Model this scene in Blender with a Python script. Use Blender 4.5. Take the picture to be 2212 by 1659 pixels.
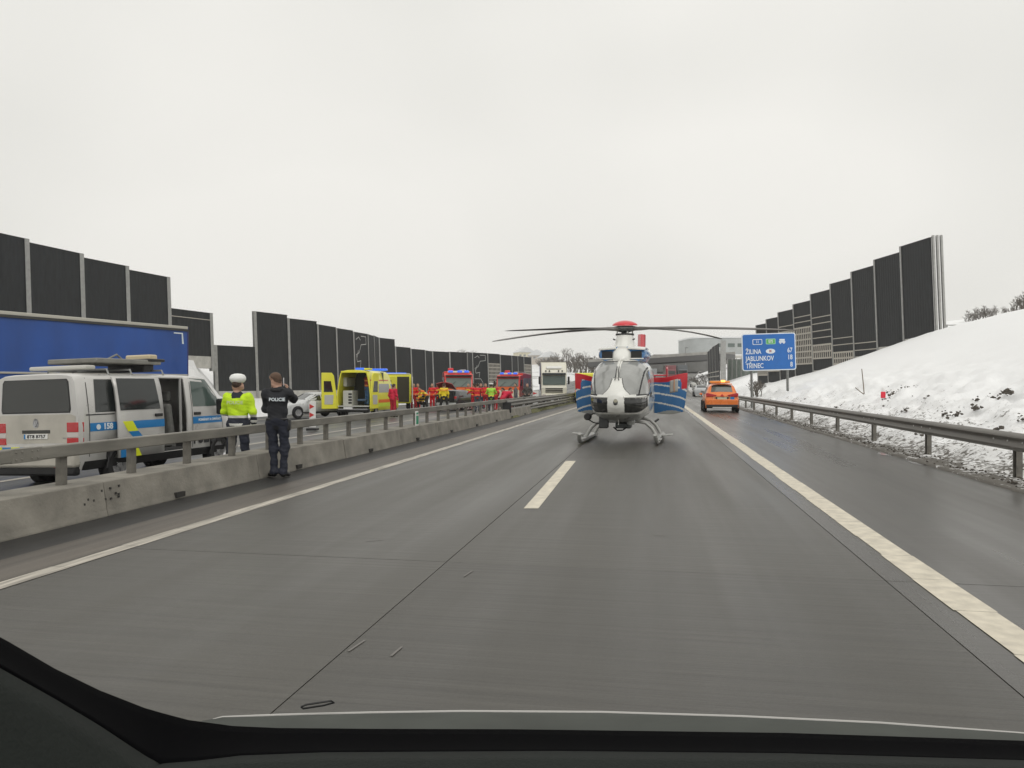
import bpy, math, random
import numpy as np
from mathutils import Vector, Matrix, Euler
R = math.radians
random.seed(7)
scene = bpy.context.scene
for o in list(bpy.data.objects): bpy.data.objects.remove(o)
COL = scene.collection

# ---------------------------------------------------------------- camera
YAW = R(10.37)
CAMH = 1.6
cam_d = bpy.data.cameras.new('camera')
cam = bpy.data.objects.new('camera', cam_d); COL.objects.link(cam)
cam.location = (0, 0, CAMH); cam.rotation_euler = (R(90), 0, YAW)
cam_d.sensor_width = 36.0; cam_d.lens = 27.04
cam_d.clip_start = 0.05; cam_d.clip_end = 6000
scene.camera = cam
scene.cycles.volume_bounces = 3

# ---------------------------------------------------------------- sky
world = bpy.data.worlds.new('World'); scene.world = world; world.use_nodes = True
SUN_EL, SUN_AZ = R(48), R(205)
nt = world.node_tree; nt.nodes.clear()
N = nt.nodes.new; L = nt.links.new
wo = N('ShaderNodeOutputWorld'); bg = N('ShaderNodeBackground'); L(bg.outputs[0], wo.inputs[0])
sky = N('ShaderNodeTexSky'); sky.sky_type = 'NISHITA'; sky.sun_disc = False
sky.sun_elevation = SUN_EL; sky.sun_rotation = SUN_AZ; sky.dust_density = 6; sky.air_density = 1.5
hs = N('ShaderNodeHueSaturation'); hs.inputs['Saturation'].default_value = 0.12; hs.inputs['Value'].default_value = 0.08
L(sky.outputs[0], hs.inputs['Color'])
tc = N('ShaderNodeTexCoord'); no = N('ShaderNodeTexNoise')
no.inputs['Scale'].default_value = 1.5; no.inputs['Detail'].default_value = 2.5; no.inputs['Roughness'].default_value = 0.45
mp = N('ShaderNodeMapping'); mp.inputs['Scale'].default_value = (1, 1, 1.8); mp.inputs['Location'].default_value = (.35, .1, .2)
L(tc.outputs['Generated'], mp.inputs[0]); L(mp.outputs[0], no.inputs['Vector'])
cr = N('ShaderNodeValToRGB')
cr.color_ramp.elements[0].position = 0.36; cr.color_ramp.elements[0].color = (.715, .71, .67, 1)
cr.color_ramp.elements[1].position = 0.66; cr.color_ramp.elements[1].color = (.885, .87, .825, 1)
L(no.outputs['Fac'], cr.inputs[0])
sx = N('ShaderNodeSeparateXYZ'); L(tc.outputs['Generated'], sx.inputs[0])
# an overcast dome is brighter towards the zenith
mr = N('ShaderNodeMapRange'); mr.inputs['From Min'].default_value = 0; mr.inputs['From Max'].default_value = 1
mr.inputs['To Min'].default_value = 1.0; mr.inputs['To Max'].default_value = 1.30
L(sx.outputs['Z'], mr.inputs['Value'])
vm = N('ShaderNodeVectorMath'); vm.operation = 'SCALE'; L(cr.outputs[0], vm.inputs[0]); L(mr.outputs[0], vm.inputs['Scale'])
mx = N('ShaderNodeMixRGB'); mx.inputs[0].default_value = 0.9
L(hs.outputs[0], mx.inputs[1]); L(vm.outputs[0], mx.inputs[2]); L(mx.outputs[0], bg.inputs[0])
bg.inputs[1].default_value = 1.0
sun_d = bpy.data.lights.new('sun', 'SUN'); sun_d.energy = 0.7; sun_d.angle = R(40); sun_d.color = (1, .97, .93)
sun = bpy.data.objects.new('sun', sun_d); COL.objects.link(sun); sun.location = (0, -20, 60)
sun.rotation_euler = (R(90) - SUN_EL, 0, R(25))
vs = scene.view_settings; vs.view_transform = 'Standard'; vs.look = 'None'; vs.exposure = 0; vs.gamma = 1; vs.use_curve_mapping = False

# ---------------------------------------------------------------- photo geometry -> metres
FD = 1662.0; CX, CY = 1106.0, 829.5
FW = Vector((-math.sin(YAW), math.cos(YAW), 0)); RT = Vector((math.cos(YAW), math.sin(YAW), 0)); UP = Vector((0, 0, 1))
def W(px, py, zc): return Vector((0, 0, CAMH)) + FW*zc + RT*((px-CX)/FD*zc) + UP*((CY-py)/FD*zc)
def G(px, py, z=0.0): return W(px, py, (CAMH-z)*FD/(py-CY))
def GX(px, zc, z=0.0):
    p = W(px, CY, zc); p.z = z; return p
def sst(a, b, x):
    t = min(1, max(0, (x-a)/(b-a))); return t*t*(3-2*t)
def lerp(a, b, t): return a+(b-a)*t
def bend(y):                       # the corridor climbs and swings right far ahead
    d = min(max(0, y-95), 130)
    e = max(0, y-225)
    return (0.00042*d*d + min(e, 110)*.1, 0.00027*d*d*(1-.75*sst(330, 800, y)))

# ---------------------------------------------------------------- materials
MATS = {}
def mat(name, col, rough=0.5, metal=0.0, noise=0, nscale=8, bump=0, bscale=60, coat=0, spec=0.5, emit=None, estr=0, stretch=None, alpha=1.0, trans=0):
    if name in MATS: return MATS[name]
    m = bpy.data.materials.new(name); m.use_nodes = True; MATS[name] = m
    t = m.node_tree; b = t.nodes['Principled BSDF']
    b.inputs['Base Color'].default_value = (*col, 1); b.inputs['Roughness'].default_value = rough
    b.inputs['Metallic'].default_value = metal; b.inputs['Coat Weight'].default_value = coat
    b.inputs['Specular IOR Level'].default_value = spec; b.inputs['Alpha'].default_value = alpha
    b.inputs['Transmission Weight'].default_value = trans
    if emit: b.inputs['Emission Color'].default_value = (*emit, 1); b.inputs['Emission Strength'].default_value = estr
    if noise or bump:
        c = t.nodes.new('ShaderNodeTexCoord'); src = c.outputs['Object']
        if stretch:
            mm = t.nodes.new('ShaderNodeMapping'); mm.inputs['Scale'].default_value = stretch
            t.links.new(src, mm.inputs[0]); src = mm.outputs[0]
    if noise:
        n = t.nodes.new('ShaderNodeTexNoise'); n.inputs['Scale'].default_value = nscale; n.inputs['Detail'].default_value = 6
        t.links.new(src, n.inputs['Vector'])
        r = t.nodes.new('ShaderNodeValToRGB'); r.color_ramp.elements[0].position = .3; r.color_ramp.elements[1].position = .7
        r.color_ramp.elements[0].color = (*[max(0, x*(1-noise)) for x in col], 1)
        r.color_ramp.elements[1].color = (*[min(1, x*(1+noise)) for x in col], 1)
        t.links.new(n.outputs['Fac'], r.inputs[0]); t.links.new(r.outputs[0], b.inputs['Base Color'])
        q = t.nodes.new('ShaderNodeMapRange'); q.inputs['To Min'].default_value = max(0.02, rough-.12); q.inputs['To Max'].default_value = min(1, rough+.12)
        t.links.new(n.outputs['Fac'], q.inputs[0]); t.links.new(q.outputs[0], b.inputs['Roughness'])
    if bump:
        n2 = t.nodes.new('ShaderNodeTexNoise'); n2.inputs['Scale'].default_value = bscale; n2.inputs['Detail'].default_value = 4
        t.links.new(src, n2.inputs['Vector'])
        bp = t.nodes.new('ShaderNodeBump'); bp.inputs['Strength'].default_value = bump; bp.inputs['Distance'].default_value = 0.02
        t.links.new(n2.outputs['Fac'], bp.inputs['Height']); t.links.new(bp.outputs[0], b.inputs['Normal'])
    return m

# ---------------------------------------------------------------- mesh builder
class MB:
    def __init__(s): s.v = []; s.f = []; s.mi = []; s.cur = 0
    def add(s, vs, fs):
        o = len(s.v); s.v += [tuple(p) for p in vs]
        for f in fs: s.f.append(tuple(i+o for i in f)); s.mi.append(s.cur)
        return s
    def box(s, c, d, rz=0, rx=0, ry=0, taper=1.0):
        M = Matrix.Translation(c) @ Euler((rx, ry, rz)).to_matrix().to_4x4()
        x, y, z = d[0]/2, d[1]/2, d[2]/2
        P = [(-x, -y, -z), (x, -y, -z), (x, y, -z), (-x, y, -z), (-x*taper, -y*taper, z), (x*taper, -y*taper, z), (x*taper, y*taper, z), (-x*taper, y*taper, z)]
        return s.add([M @ Vector(p) for p in P], [(3, 2, 1, 0), (4, 5, 6, 7), (0, 1, 5, 4), (1, 2, 6, 5), (2, 3, 7, 6), (3, 0, 4, 7)])
    def loft(s, rings, caps=True, closed=True):
        n = len(rings[0]); o = len(s.v)
        for r in rings: s.v += [tuple(p) for p in r]
        m = n if closed else n-1
        for i in range(len(rings)-1):
            for j in range(m):
                s.f.append((o+i*n+j, o+i*n+(j+1) % n, o+(i+1)*n+(j+1) % n, o+(i+1)*n+j)); s.mi.append(s.cur)
        if caps:
            s.f.append(tuple(o+j for j in range(n))[::-1]); s.mi.append(s.cur)
            k = o+(len(rings)-1)*n; s.f.append(tuple(k+j for j in range(n))); s.mi.append(s.cur)
        return s
    def tube(s, pts, r, n=8, caps=True):
        pts = [Vector(p) for p in pts]; rr = r if isinstance(r, (list, tuple)) else [r]*len(pts)
        rings = []
        for i, p in enumerate(pts):
            d = (pts[min(i+1, len(pts)-1)]-pts[max(i-1, 0)]).normalized()
            a = d.cross(Vector((0, 0, 1))) if abs(d.z) < .95 else d.cross(Vector((1, 0, 0)))
            a.normalize(); b = d.cross(a)
            rings.append([p+(a*math.cos(2*math.pi*k/n)+b*math.sin(2*math.pi*k/n))*rr[i] for k in range(n)])
        return s.loft(rings, caps)
    def cyl(s, p0, p1, r0, r1=None, n=12): return s.tube([p0, p1], [r0, r0 if r1 is None else r1], n)
    def lathe(s, prof, c=(0, 0, 0), axis='z', n=24, caps=True):
        rings = []
        for r, h in prof:
            rg = []
            for k in range(n):
                a = 2*math.pi*k/n; x, y = r*math.cos(a), r*math.sin(a)
                p = (x, y, h) if axis == 'z' else ((h, x, y) if axis == 'x' else (y, h, x))
                rg.append((c[0]+p[0], c[1]+p[1], c[2]+p[2]))
            rings.append(rg)
        return s.loft(rings, caps)
    def ball(s, c, r, n=12, m=8):
        r = r if isinstance(r, (tuple, list)) else (r, r, r)
        rings = []
        for i in range(m+1):
            t = -math.pi/2+math.pi*(i+.02)/(m+.04)
            rings.append([(c[0]+r[0]*math.cos(t)*math.cos(2*math.pi*k/n), c[1]+r[1]*math.cos(t)*math.sin(2*math.pi*k/n), c[2]+r[2]*math.sin(t)) for k in range(n)])
        return s.loft(rings)
    def prism(s, poly, h0, h1, plane='yz'):
        f = {'yz': lambda u, v, w: (w, u, v), 'xz': lambda u, v, w: (u, w, v), 'xy': lambda u, v, w: (u, v, w)}[plane]
        return s.loft([[f(u, v, h0) for u, v in poly], [f(u, v, h1) for u, v in poly]])
    def grid(s, fn, nu, nv):
        o = len(s.v)
        for i in range(nu+1):
            for j in range(nv+1): s.v.append(tuple(fn(i/nu, j/nv)))
        for i in range(nu):
            for j in range(nv):
                a = o+i*(nv+1)+j; s.f.append((a, a+nv+1, a+nv+2, a+1)); s.mi.append(s.cur)
        return s
    def build(s, name, m, parent=None, bevel=0, smooth=35, seg=2, thick=0, kind=None, label=None):
        me = bpy.data.meshes.new(name); me.from_pydata(s.v, [], s.f)
        ms = m if isinstance(m, (list, tuple)) else [m]
        for q in ms: me.materials.append(q)
        if len(ms) > 1: me.polygons.foreach_set('material_index', s.mi)
        if smooth:
            me.polygons.foreach_set('use_smooth', [True]*len(me.polygons)); me.set_sharp_from_angle(angle=R(smooth))
        me.update()
        o = bpy.data.objects.new(name, me); COL.objects.link(o)
        if parent: o.parent = parent
        if thick:
            q = o.modifiers.new('thick', 'SOLIDIFY'); q.thickness = thick; q.offset = -1
        if bevel:
            q = o.modifiers.new('bevel', 'BEVEL'); q.width = bevel; q.segments = seg; q.limit_method = 'ANGLE'; q.angle_limit = R(40)
        if kind: o['kind'] = kind
        if label: o['label'] = label
        return o

def tag(o, label, cat, group=None):
    o['label'] = label; o['category'] = cat
    if group: o['group'] = group
    return o
def thing(name, label, cat, loc=(0, 0, 0), rz=0, group=None):
    o = bpy.data.objects.new(name, None); COL.objects.link(o); o.empty_display_size = .2
    o.location = loc; o.rotation_euler = (0, 0, rz)
    return tag(o, label, cat, group)
def copy_tree(o, parent=None):
    c = o.copy(); COL.objects.link(c); c.parent = parent
    for ch in list(o.children): copy_tree(ch, c)
    return c
def bx(name, c, d, m, parent, bevel=.01, **k):
    kk = {q: k.pop(q) for q in ('rz', 'rx', 'ry', 'taper') if q in k}
    return MB().box(c, d, **kk).build(name, m, parent, bevel=bevel, **k)
def text(name, s, size, m, parent, M, align='CENTER', extrude=.002, sx=1.0, bold=0):
    c = bpy.data.curves.new(name, 'FONT'); c.body = s; c.size = size; c.align_x = align; c.align_y = 'CENTER'; c.extrude = extrude; c.offset = bold
    c.resolution_u = 3
    t = bpy.data.objects.new(name, c); COL.objects.link(t)
    dg = bpy.context.evaluated_depsgraph_get()
    me = bpy.data.meshes.new_from_object(t.evaluated_get(dg)); bpy.data.objects.remove(t)
    me.name = name; me.materials.clear(); me.materials.append(m)
    me.transform(M @ Matrix.Scale(sx, 4, (1, 0, 0)))
    o = bpy.data.objects.new(name, me); COL.objects.link(o); o.parent = parent
    return o
# text frames: reading direction u, up v
def frame(origin, u, v):
    u = Vector(u).normalized(); v = Vector(v).normalized(); n = u.cross(v)
    return Matrix(((u.x, v.x, n.x, origin[0]), (u.y, v.y, n.y, origin[1]), (u.z, v.z, n.z, origin[2]), (0, 0, 0, 1)))

# common materials
M_black = mat('black_plastic', (.012, .012, .013), .45)
M_rubber = mat('tyre_rubber', (.016, .016, .017), .8, noise=.4, nscale=20)
M_rim = mat('alloy_rim', (.42, .42, .43), .35, .8, noise=.25, nscale=14)
M_glass = mat('dark_vehicle_glass', (.018, .022, .022), .06, coat=.4)
M_glassg = mat('greenish_vehicle_glass', (.07, .10, .09), .08, coat=.3)
M_white = mat('white_paint', (.74, .74, .72), .35, noise=.06, nscale=5)
M_steel = mat('galvanised_steel', (.25, .255, .25), .5, .55, noise=.22, nscale=9)
M_red = mat('red_lens', (.45, .012, .016), .2, coat=.6)
M_blueL = mat('blue_beacon_lens', (.02, .09, .55), .15, coat=.6, emit=(.05, .2, 1), estr=.6)
M_amber = mat('amber_beacon_lens', (.9, .35, .03), .2, emit=(1, .55, .12), estr=2.2)
# ================================================================ SETTING
def terrain_z(x, y):
    ox, oz = bend(y); x -= ox
    if x > 5.3:                                  # right bank
        xc = 19.0 if y < 52 else lerp(18.6, 11.6, min(1, (y-54)/28.0)) if y > 54 else 18.8
        sl = lerp(.425, .31, sst(50, 84, y))
        if y > 100: xc = lerp(11.6, 26, sst(100, 170, y)); sl = .36
        d = x-6.25
        if d < 0: return oz+.03+.03*math.sin(x*9+y*3)*0.3
        e = min(x, xc)-6.25
        z = .04+sl*max(0, e)*(1-.18*math.exp(-e*.9))
        if x > xc: z += .18*(min(x, 60)-xc)
        z += .5*sst(24, 120, x)
        return oz+z
    if x > -7.3: return oz-.35
    yc_ = 45.0+(-28-x)*1.6
    pl = lerp(3.15, .5, sst(yc_-1.8, yc_, y)) if y < 75 else .45
    x0 = lerp(-23, -27.6, sst(26, 38, y))
    if x > x0: return oz-.45
    t = min(1, max(0, (x0-x)/(x0+28.8)))
    z = lerp(-.45, pl, t)
    return oz+z
def hill(x, y):
    d = math.hypot(x, y)
    h = 16*sst(230, 480, d) + 10*sst(420, 900, d)
    h *= .62+.22*math.sin(x*.011+1.0)+.16*math.sin(x*.027+y*.006)
    return h
random.seed(3)
import mathutils.noise as mn
xs = [-1300, -900, -600, -420, -300, -220, -160, -120, -90, -70, -55, -45, -38, -33, -31, -29.5, -28.6, -27, -25.5, -24, -23, -18, -12, -7.4, -6.4, 0, 4.5, 5.2]
x = 5.32
while x < 12: xs.append(x); x += .13
while x < 21: xs.append(x); x += .35
xs += [22, 24, 27, 31, 36, 42, 50, 60, 75, 95, 120, 150, 190, 240, 320, 420, 560, 800, 1300]
ys = [-30, -10, 0, 3]
y = 5.0
while y < 40: ys.append(y); y += .16
while y < 100: ys.append(y); y += .7
while y < 260: ys.append(y); y += 4
ys += [280, 310, 350, 400, 460, 530, 620, 720, 850, 1000, 1300]
vv = []
for yy in ys:
    for xx in xs:
        z = terrain_z(xx, yy)
        if yy > 180 or abs(xx) > 60: z = max(z-0, z) + hill(xx, yy)
        if 5.4 < xx < 26 and yy < 110:
            lump = math.exp(-((xx-8.6)/2.4)**2)
            n1 = mn.fractal(Vector((xx*.9, yy*.55, 0)), 1, 2, 4)
            n2 = mn.fractal(Vector((xx*3.1, yy*2.3, 5)), 1, 2, 3)
            n3 = mn.noise(Vector((xx*.25, yy*.13, 9)))
            k = sst(5.5, 6.6, xx)
            z += k*(lump*(.34*n1+.13*n2) + .03*n1 + .12*n3*sst(8, 12, xx)) + (1-k)*.02*n2 + .012*n2
        vv.append((xx, yy, z))
nx = len(xs)
ff = [(j*nx+i, j*nx+i+1, (j+1)*nx+i+1, (j+1)*nx+i) for j in range(len(ys)-1) for i in range(nx-1)]
M_snow = mat('snow', (.86, .865, .87), .75)
t = M_snow.node_tree; b = t.nodes['Principled BSDF']
c = t.nodes.new('ShaderNodeTexCoord'); sp = t.nodes.new('ShaderNodeSeparateXYZ'); t.links.new(c.outputs['Object'], sp.inputs[0])
def tn(scale, det=6, rough=.6, vec=None):
    n = t.nodes.new('ShaderNodeTexNoise'); n.inputs['Scale'].default_value = scale; n.inputs['Detail'].default_value = det; n.inputs['Roughness'].default_value = rough
    t.links.new(vec or c.outputs['Object'], n.inputs['Vector']); return n
def mrange(v, a, b_, c_, d_):
    q = t.nodes.new('ShaderNodeMapRange'); q.clamp = True
    for k_, w_ in zip(('From Min', 'From Max', 'To Min', 'To Max'), (a, b_, c_, d_)): q.inputs[k_].default_value = w_
    t.links.new(v, q.inputs['Value']); return q.outputs[0]
def mth(op, a, b_):
    q = t.nodes.new('ShaderNodeMath'); q.operation = op
    for i_, w_ in enumerate((a, b_)):
        if isinstance(w_, (int, float)): q.inputs[i_].default_value = w_
        else: t.links.new(w_, q.inputs[i_])
    return q.outputs[0]
n_sp = tn(9, 8, .72); n_big = tn(1.1, 5, .6)
# grit thrown up by traffic: dense on the verge, thinning up the bank
grit_x = mrange(sp.outputs['X'], 5.3, 6.7, .165, -.02)
dirt_x = mrange(sp.outputs['X'], 6.6, 11.0, .085, -.13)
near = mth('ADD', mth('ADD', n_sp.outputs['Fac'], grit_x), mth('ADD', dirt_x, mth('MULTIPLY', mth('SUBTRACT', n_big.outputs['Fac'], .5), .42)))
dirt = mth('MULTIPLY', mrange(near, .585, .66, 0, 1), mth('MAXIMUM', mrange(sp.outputs['X'], 0, .1, 0, 1), .12))
far = mrange(sp.outputs['Y'], 120, 190, 0, 1)
n_far = tn(.05, 8, .75)
farm = mth('MULTIPLY', mrange(n_far.outputs['Fac'], .54, .6, 0, .75), far)
n_mid = tn(2.6, 7, .7)
grey = mth('MULTIPLY', mrange(mth('ADD', n_mid.outputs['Fac'], mrange(sp.outputs['X'], 5.4, 10.5, .15, -.14)), .46, .8, 0, .62), mth('MAXIMUM', mrange(sp.outputs['X'], 0, .1, 0, 1), .2))
mixg = t.nodes.new('ShaderNodeMixRGB'); mixg.inputs[1].default_value = (.86, .865, .87, 1); mixg.inputs[2].default_value = (.47, .455, .43, 1); t.links.new(grey, mixg.inputs[0])
mixc = t.nodes.new('ShaderNodeMixRGB'); t.links.new(mixg.outputs[0], mixc.inputs[1]); mixc.inputs[2].default_value = (.115, .105, .09, 1)
t.links.new(mth('MAXIMUM', dirt, farm), mixc.inputs[0]); t.links.new(mixc.outputs[0], b.inputs['Base Color'])
bp = t.nodes.new('ShaderNodeBump'); bp.inputs['Strength'].default_value = .55; bp.inputs['Distance'].default_value = .05
t.links.new(n_sp.outputs['Fac'], bp.inputs['Height']); t.links.new(bp.outputs[0], b.inputs['Normal'])
g = MB(); g.v = vv; g.f = ff; g.mi = [0]*len(ff)
g.build('ground', M_snow, None, smooth=180, kind='structure')

# ---- carriageways
def strip_road(name, x0, x1, z0, z1, m, ya, yb, parent=None, kind='structure', dz=0):
    mb = MB(); Ys = []
    yy = ya
    while yy < yb: Ys.append(yy); yy += 4 if yy < 90 else 8
    Ys.append(yb)
    def fn(u, v):
        yy = Ys[int(round(u*(len(Ys)-1)))]; ox, oz = bend(yy); return (lerp(x0, x1, v)+ox, yy, lerp(z0, z1, v)+oz+dz)
    mb.grid(fn, len(Ys)-1, 2)
    o = mb.build(name, m, parent, smooth=60)
    if kind: o['kind'] = kind
    return o
def road_mat(name, c0, c1, rough0, rough1, streak=(.6, 14, 1), ns=1.0, bump=.25):
    m = bpy.data.materials.new(name); m.use_nodes = True; t = m.node_tree; b = t.nodes['Principled BSDF']
    c = t.nodes.new('ShaderNodeTexCoord'); ge = t.nodes.new('ShaderNodeNewGeometry')
    mp = t.nodes.new('ShaderNodeMapping'); mp.inputs['Scale'].default_value = streak; t.links.new(ge.outputs['Position'], mp.inputs[0])
    n1 = t.nodes.new('ShaderNodeTexNoise'); n1.inputs['Scale'].default_value = ns; n1.inputs['Detail'].default_value = 8; n1.inputs['Roughness'].default_value = .65
    t.links.new(mp.outputs[0], n1.inputs['Vector'])
    mp2 = t.nodes.new('ShaderNodeMapping'); mp2.inputs['Scale'].default_value = (1.2, .06, 1); t.links.new(ge.outputs['Position'], mp2.inputs[0])
    n2 = t.nodes.new('ShaderNodeTexNoise'); n2.inputs['Scale'].default_value = 1; n2.inputs['Detail'].default_value = 4
    t.links.new(mp2.outputs[0], n2.inputs['Vector'])
    n3 = t.nodes.new('ShaderNodeTexNoise'); n3.inputs['Scale'].default_value = 55; n3.inputs['Detail'].default_value = 3
    t.links.new(ge.outputs['Position'], n3.inputs['Vector'])
    a = t.nodes.new('ShaderNodeMath'); a.operation = 'MULTIPLY_ADD'; a.inputs[1].default_value = .46
    t.links.new(n1.outputs['Fac'], a.inputs[0]); 
    a2 = t.nodes.new('ShaderNodeMath'); a2.operation = 'MULTIPLY_ADD'; a2.inputs[1].default_value = .32; t.links.new(n2.outputs['Fac'], a2.inputs[0])
    a3 = t.nodes.new('ShaderNodeMath'); a3.operation = 'MULTIPLY'; a3.inputs[1].default_value = .22; t.links.new(n3.outputs['Fac'], a3.inputs[0])
    t.links.new(a3.outputs[0], a2.inputs[2]); t.links.new(a2.outputs[0], a.inputs[2])
    r = t.nodes.new('ShaderNodeValToRGB'); r.color_ramp.elements[0].position = .36; r.color_ramp.elements[1].position = .66
    r.color_ramp.elements[0].color = (*c0, 1); r.color_ramp.elements[1].color = (*c1, 1)
    t.links.new(a.outputs[0], r.inputs[0])
    # every slab was cast on its own: a small shift of tone
    oi = t.nodes.new('ShaderNodeObjectInfo'); q0 = t.nodes.new('ShaderNodeMapRange'); q0.inputs['To Min'].default_value = .9; q0.inputs['To Max'].default_value = 1.1
    t.links.new(oi.outputs['Random'], q0.inputs[0])
    vm = t.nodes.new('ShaderNodeVectorMath'); vm.operation = 'SCALE'; t.links.new(r.outputs[0], vm.inputs[0]); t.links.new(q0.outputs[0], vm.inputs['Scale'])
    t.links.new(vm.outputs[0], b.inputs['Base Color'])
    q = t.nodes.new('ShaderNodeMapRange'); q.inputs['From Min'].default_value = .3; q.inputs['From Max'].default_value = .7
    q.inputs['To Min'].default_value = rough0; q.inputs['To Max'].default_value = rough1
    t.links.new(n2.outputs['Fac'], q.inputs[0]); t.links.new(q.outputs[0], b.inputs['Roughness'])
    bp = t.nodes.new('ShaderNodeBump'); bp.inputs['Strength'].default_value = bump; bp.inputs['Distance'].default_value = .01
    t.links.new(n1.outputs['Fac'], bp.inputs['Height']); t.links.new(bp.outputs[0], b.inputs['Normal'])
    return m
M_conc = road_mat('damp_concrete_pavement', (.043, .0405, .035), (.092, .087, .076), .33, .55, streak=(.5, 20, 1), bump=.5)
M_should = road_mat('worn_concrete_margin', (.05, .043, .036), (.15, .132, .112), .45, .65, streak=(9, .12, 1))
M_asph = road_mat('dark_asphalt', (.014, .014, .014), (.03, .029, .028), .4, .65, streak=(6, 3, 1))
M_asph2 = road_mat('wet_grey_asphalt', (.045, .045, .043), (.10, .10, .095), .3, .55, streak=(3, .2, 1))
M_wetsh = road_mat('wet_shoulder_pavement', (.032, .029, .025), (.066, .060, .052), .2, .42, streak=(.5, 20, 1), bump=.14)
M_joint = mat('joint_sealant', (.02, .02, .02), .7)
road = strip_road('road', -5.83, 5.6, -.025, -.025, M_joint, -6, 330)
left_road = strip_road('opposite_road', -26.5, -7.25, -.48, -.24, M_asph2, -6, 330)
gutter = strip_road('gutter', -6.6, -5.83, -.012, -.012, M_asph, -6, 330)
cols = [(-5.83, -5.2, M_should), (-5.2, -1.83, M_conc), (-1.83, 1.86, M_conc), (1.86, 5.6, M_wetsh)]
SL = 5.0
slab_me = {}
for ci, (xa, xb, mm) in enumerate(cols):
    ga = .0 if ci in (0, 1) else .009
    for k in range(-1, 19):
        y0 = k*SL+1.7; y1 = y0+SL-.004
        if ci not in slab_me:
            s = MB(); s.box(((xb-xa)/2, SL/2, -.06), (xb-xa-ga, SL-.003, .12))
            slab_me[ci] = s.build('concrete_slab', mm, road, smooth=0); o = slab_me[ci]
        else:
            o = bpy.data.objects.new('concrete_slab', slab_me[ci].data); COL.objects.link(o); o.parent = road
        o.location = (xa+ga/2, y0, random.uniform(-.0015, .0005))
strip_road('far_pavement', -5.83, 5.6, -.003, -.003, M_conc, 96.7, 330, parent=road, kind=None)
M_paint = mat('road_paint', (.60, .55, .45), .6, noise=.18, nscale=7, bump=.2, bscale=40)
M_paint2 = mat('worn_road_paint', (.40, .37, .32), .65, noise=.5, nscale=4, stretch=(6, .35, 1))
def stripe(name, x0, x1, ya, yb, m, jag=0, dz=.004):
    mb = MB(); n = max(2, int((yb-ya)/(.9 if jag else 3)))
    o = 0
    for i in range(n):
        y0 = lerp(ya, yb, i/n); y1 = lerp(ya, yb, (i+1)/n)-(.0 if not jag else .006)
        j0 = random.uniform(-jag, jag); j1 = random.uniform(-jag, jag)*.6
        b0, z0 = bend(y0); b1, z1 = bend(y1)
        mb.add([(x0+j0+b0, y0, dz+z0), (x1+j1+b0, y0, dz+z0), (x1+j1+b1, y1, dz+z1), (x0+j0+b1, y1, dz+z1)], [(0, 1, 2, 3)])
    return mb.build(name, m, road, smooth=0)
stripe('edge_line', 2.10, 2.37, .5, 330, M_paint, jag=.012)
stripe('edge_line', -5.17, -4.99, .5, 330, M_paint2, jag=.01)
d0, d1, d2, d3 = G(1131, 1099), G(1163, 1099), G(1244, 996), G(1222, 996)
mb = MB(); mb.add([(p.x, p.y, .004) for p in (d0, d1, d2, d3)], [(0, 1, 2, 3)]); mb.build('lane_dash', M_paint, road, smooth=0)
for y0 in (46, 64, 82, 100, 118):
    stripe('lane_dash', -1.68, -1.52, y0, y0+6, M_paint)
for s in (-22.0, -12.6):
    zz = -.48+(s+26.5)*.01247+.006
    mb = MB(); mb.add([(s, -5, zz), (s+.2, -5, zz+.0025), (s+.2, 92, zz+.0025), (s, 92, zz)], [(0, 1, 2, 3)])
    mb.build('edge_line', M_paint2, left_road, smooth=0)

M_fleck = mat('paint_fleck', (.16, .15, .14), .6)
for (xa, ya, xb, yb) in ((790, 1170, 832, 1166), (1002, 1246, 1020, 1234), (845, 1418, 868, 1398), (752, 1408, 788, 1384), (1410, 1156, 1440, 1158)):
    a, b2 = G(xa, ya), G(xb, yb); d_ = (b2-a).normalized(); q_ = Vector((-d_.y, d_.x, 0))*.008
    MB().add([(a+q_+UP*.004), (a-q_+UP*.004), (b2-q_+UP*.004), (b2+q_+UP*.004)], [(0, 1, 2, 3)]).build('paint_fleck', M_fleck, road, smooth=0)
# puddle sheen at the right pavement edge: wet strip
M_wet = mat('wet_edge', (.05, .048, .045), .12, noise=.3, nscale=3)
random.seed(5)
for k in range(9):
    yy = random.uniform(9, 40); xx = 5.25+random.uniform(-.2, .12); r = random.uniform(.1, .28)
    pts = [(xx+r*.55*math.cos(a)*random.uniform(.7, 1.2), yy+r*2.3*math.sin(a)*random.uniform(.7, 1.2), .003) for a in [i*math.pi/6 for i in range(12)]]
    mb = MB(); mb.add(pts, [tuple(range(12))]); mb.build('puddle', M_wet, road, smooth=0)

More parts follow.
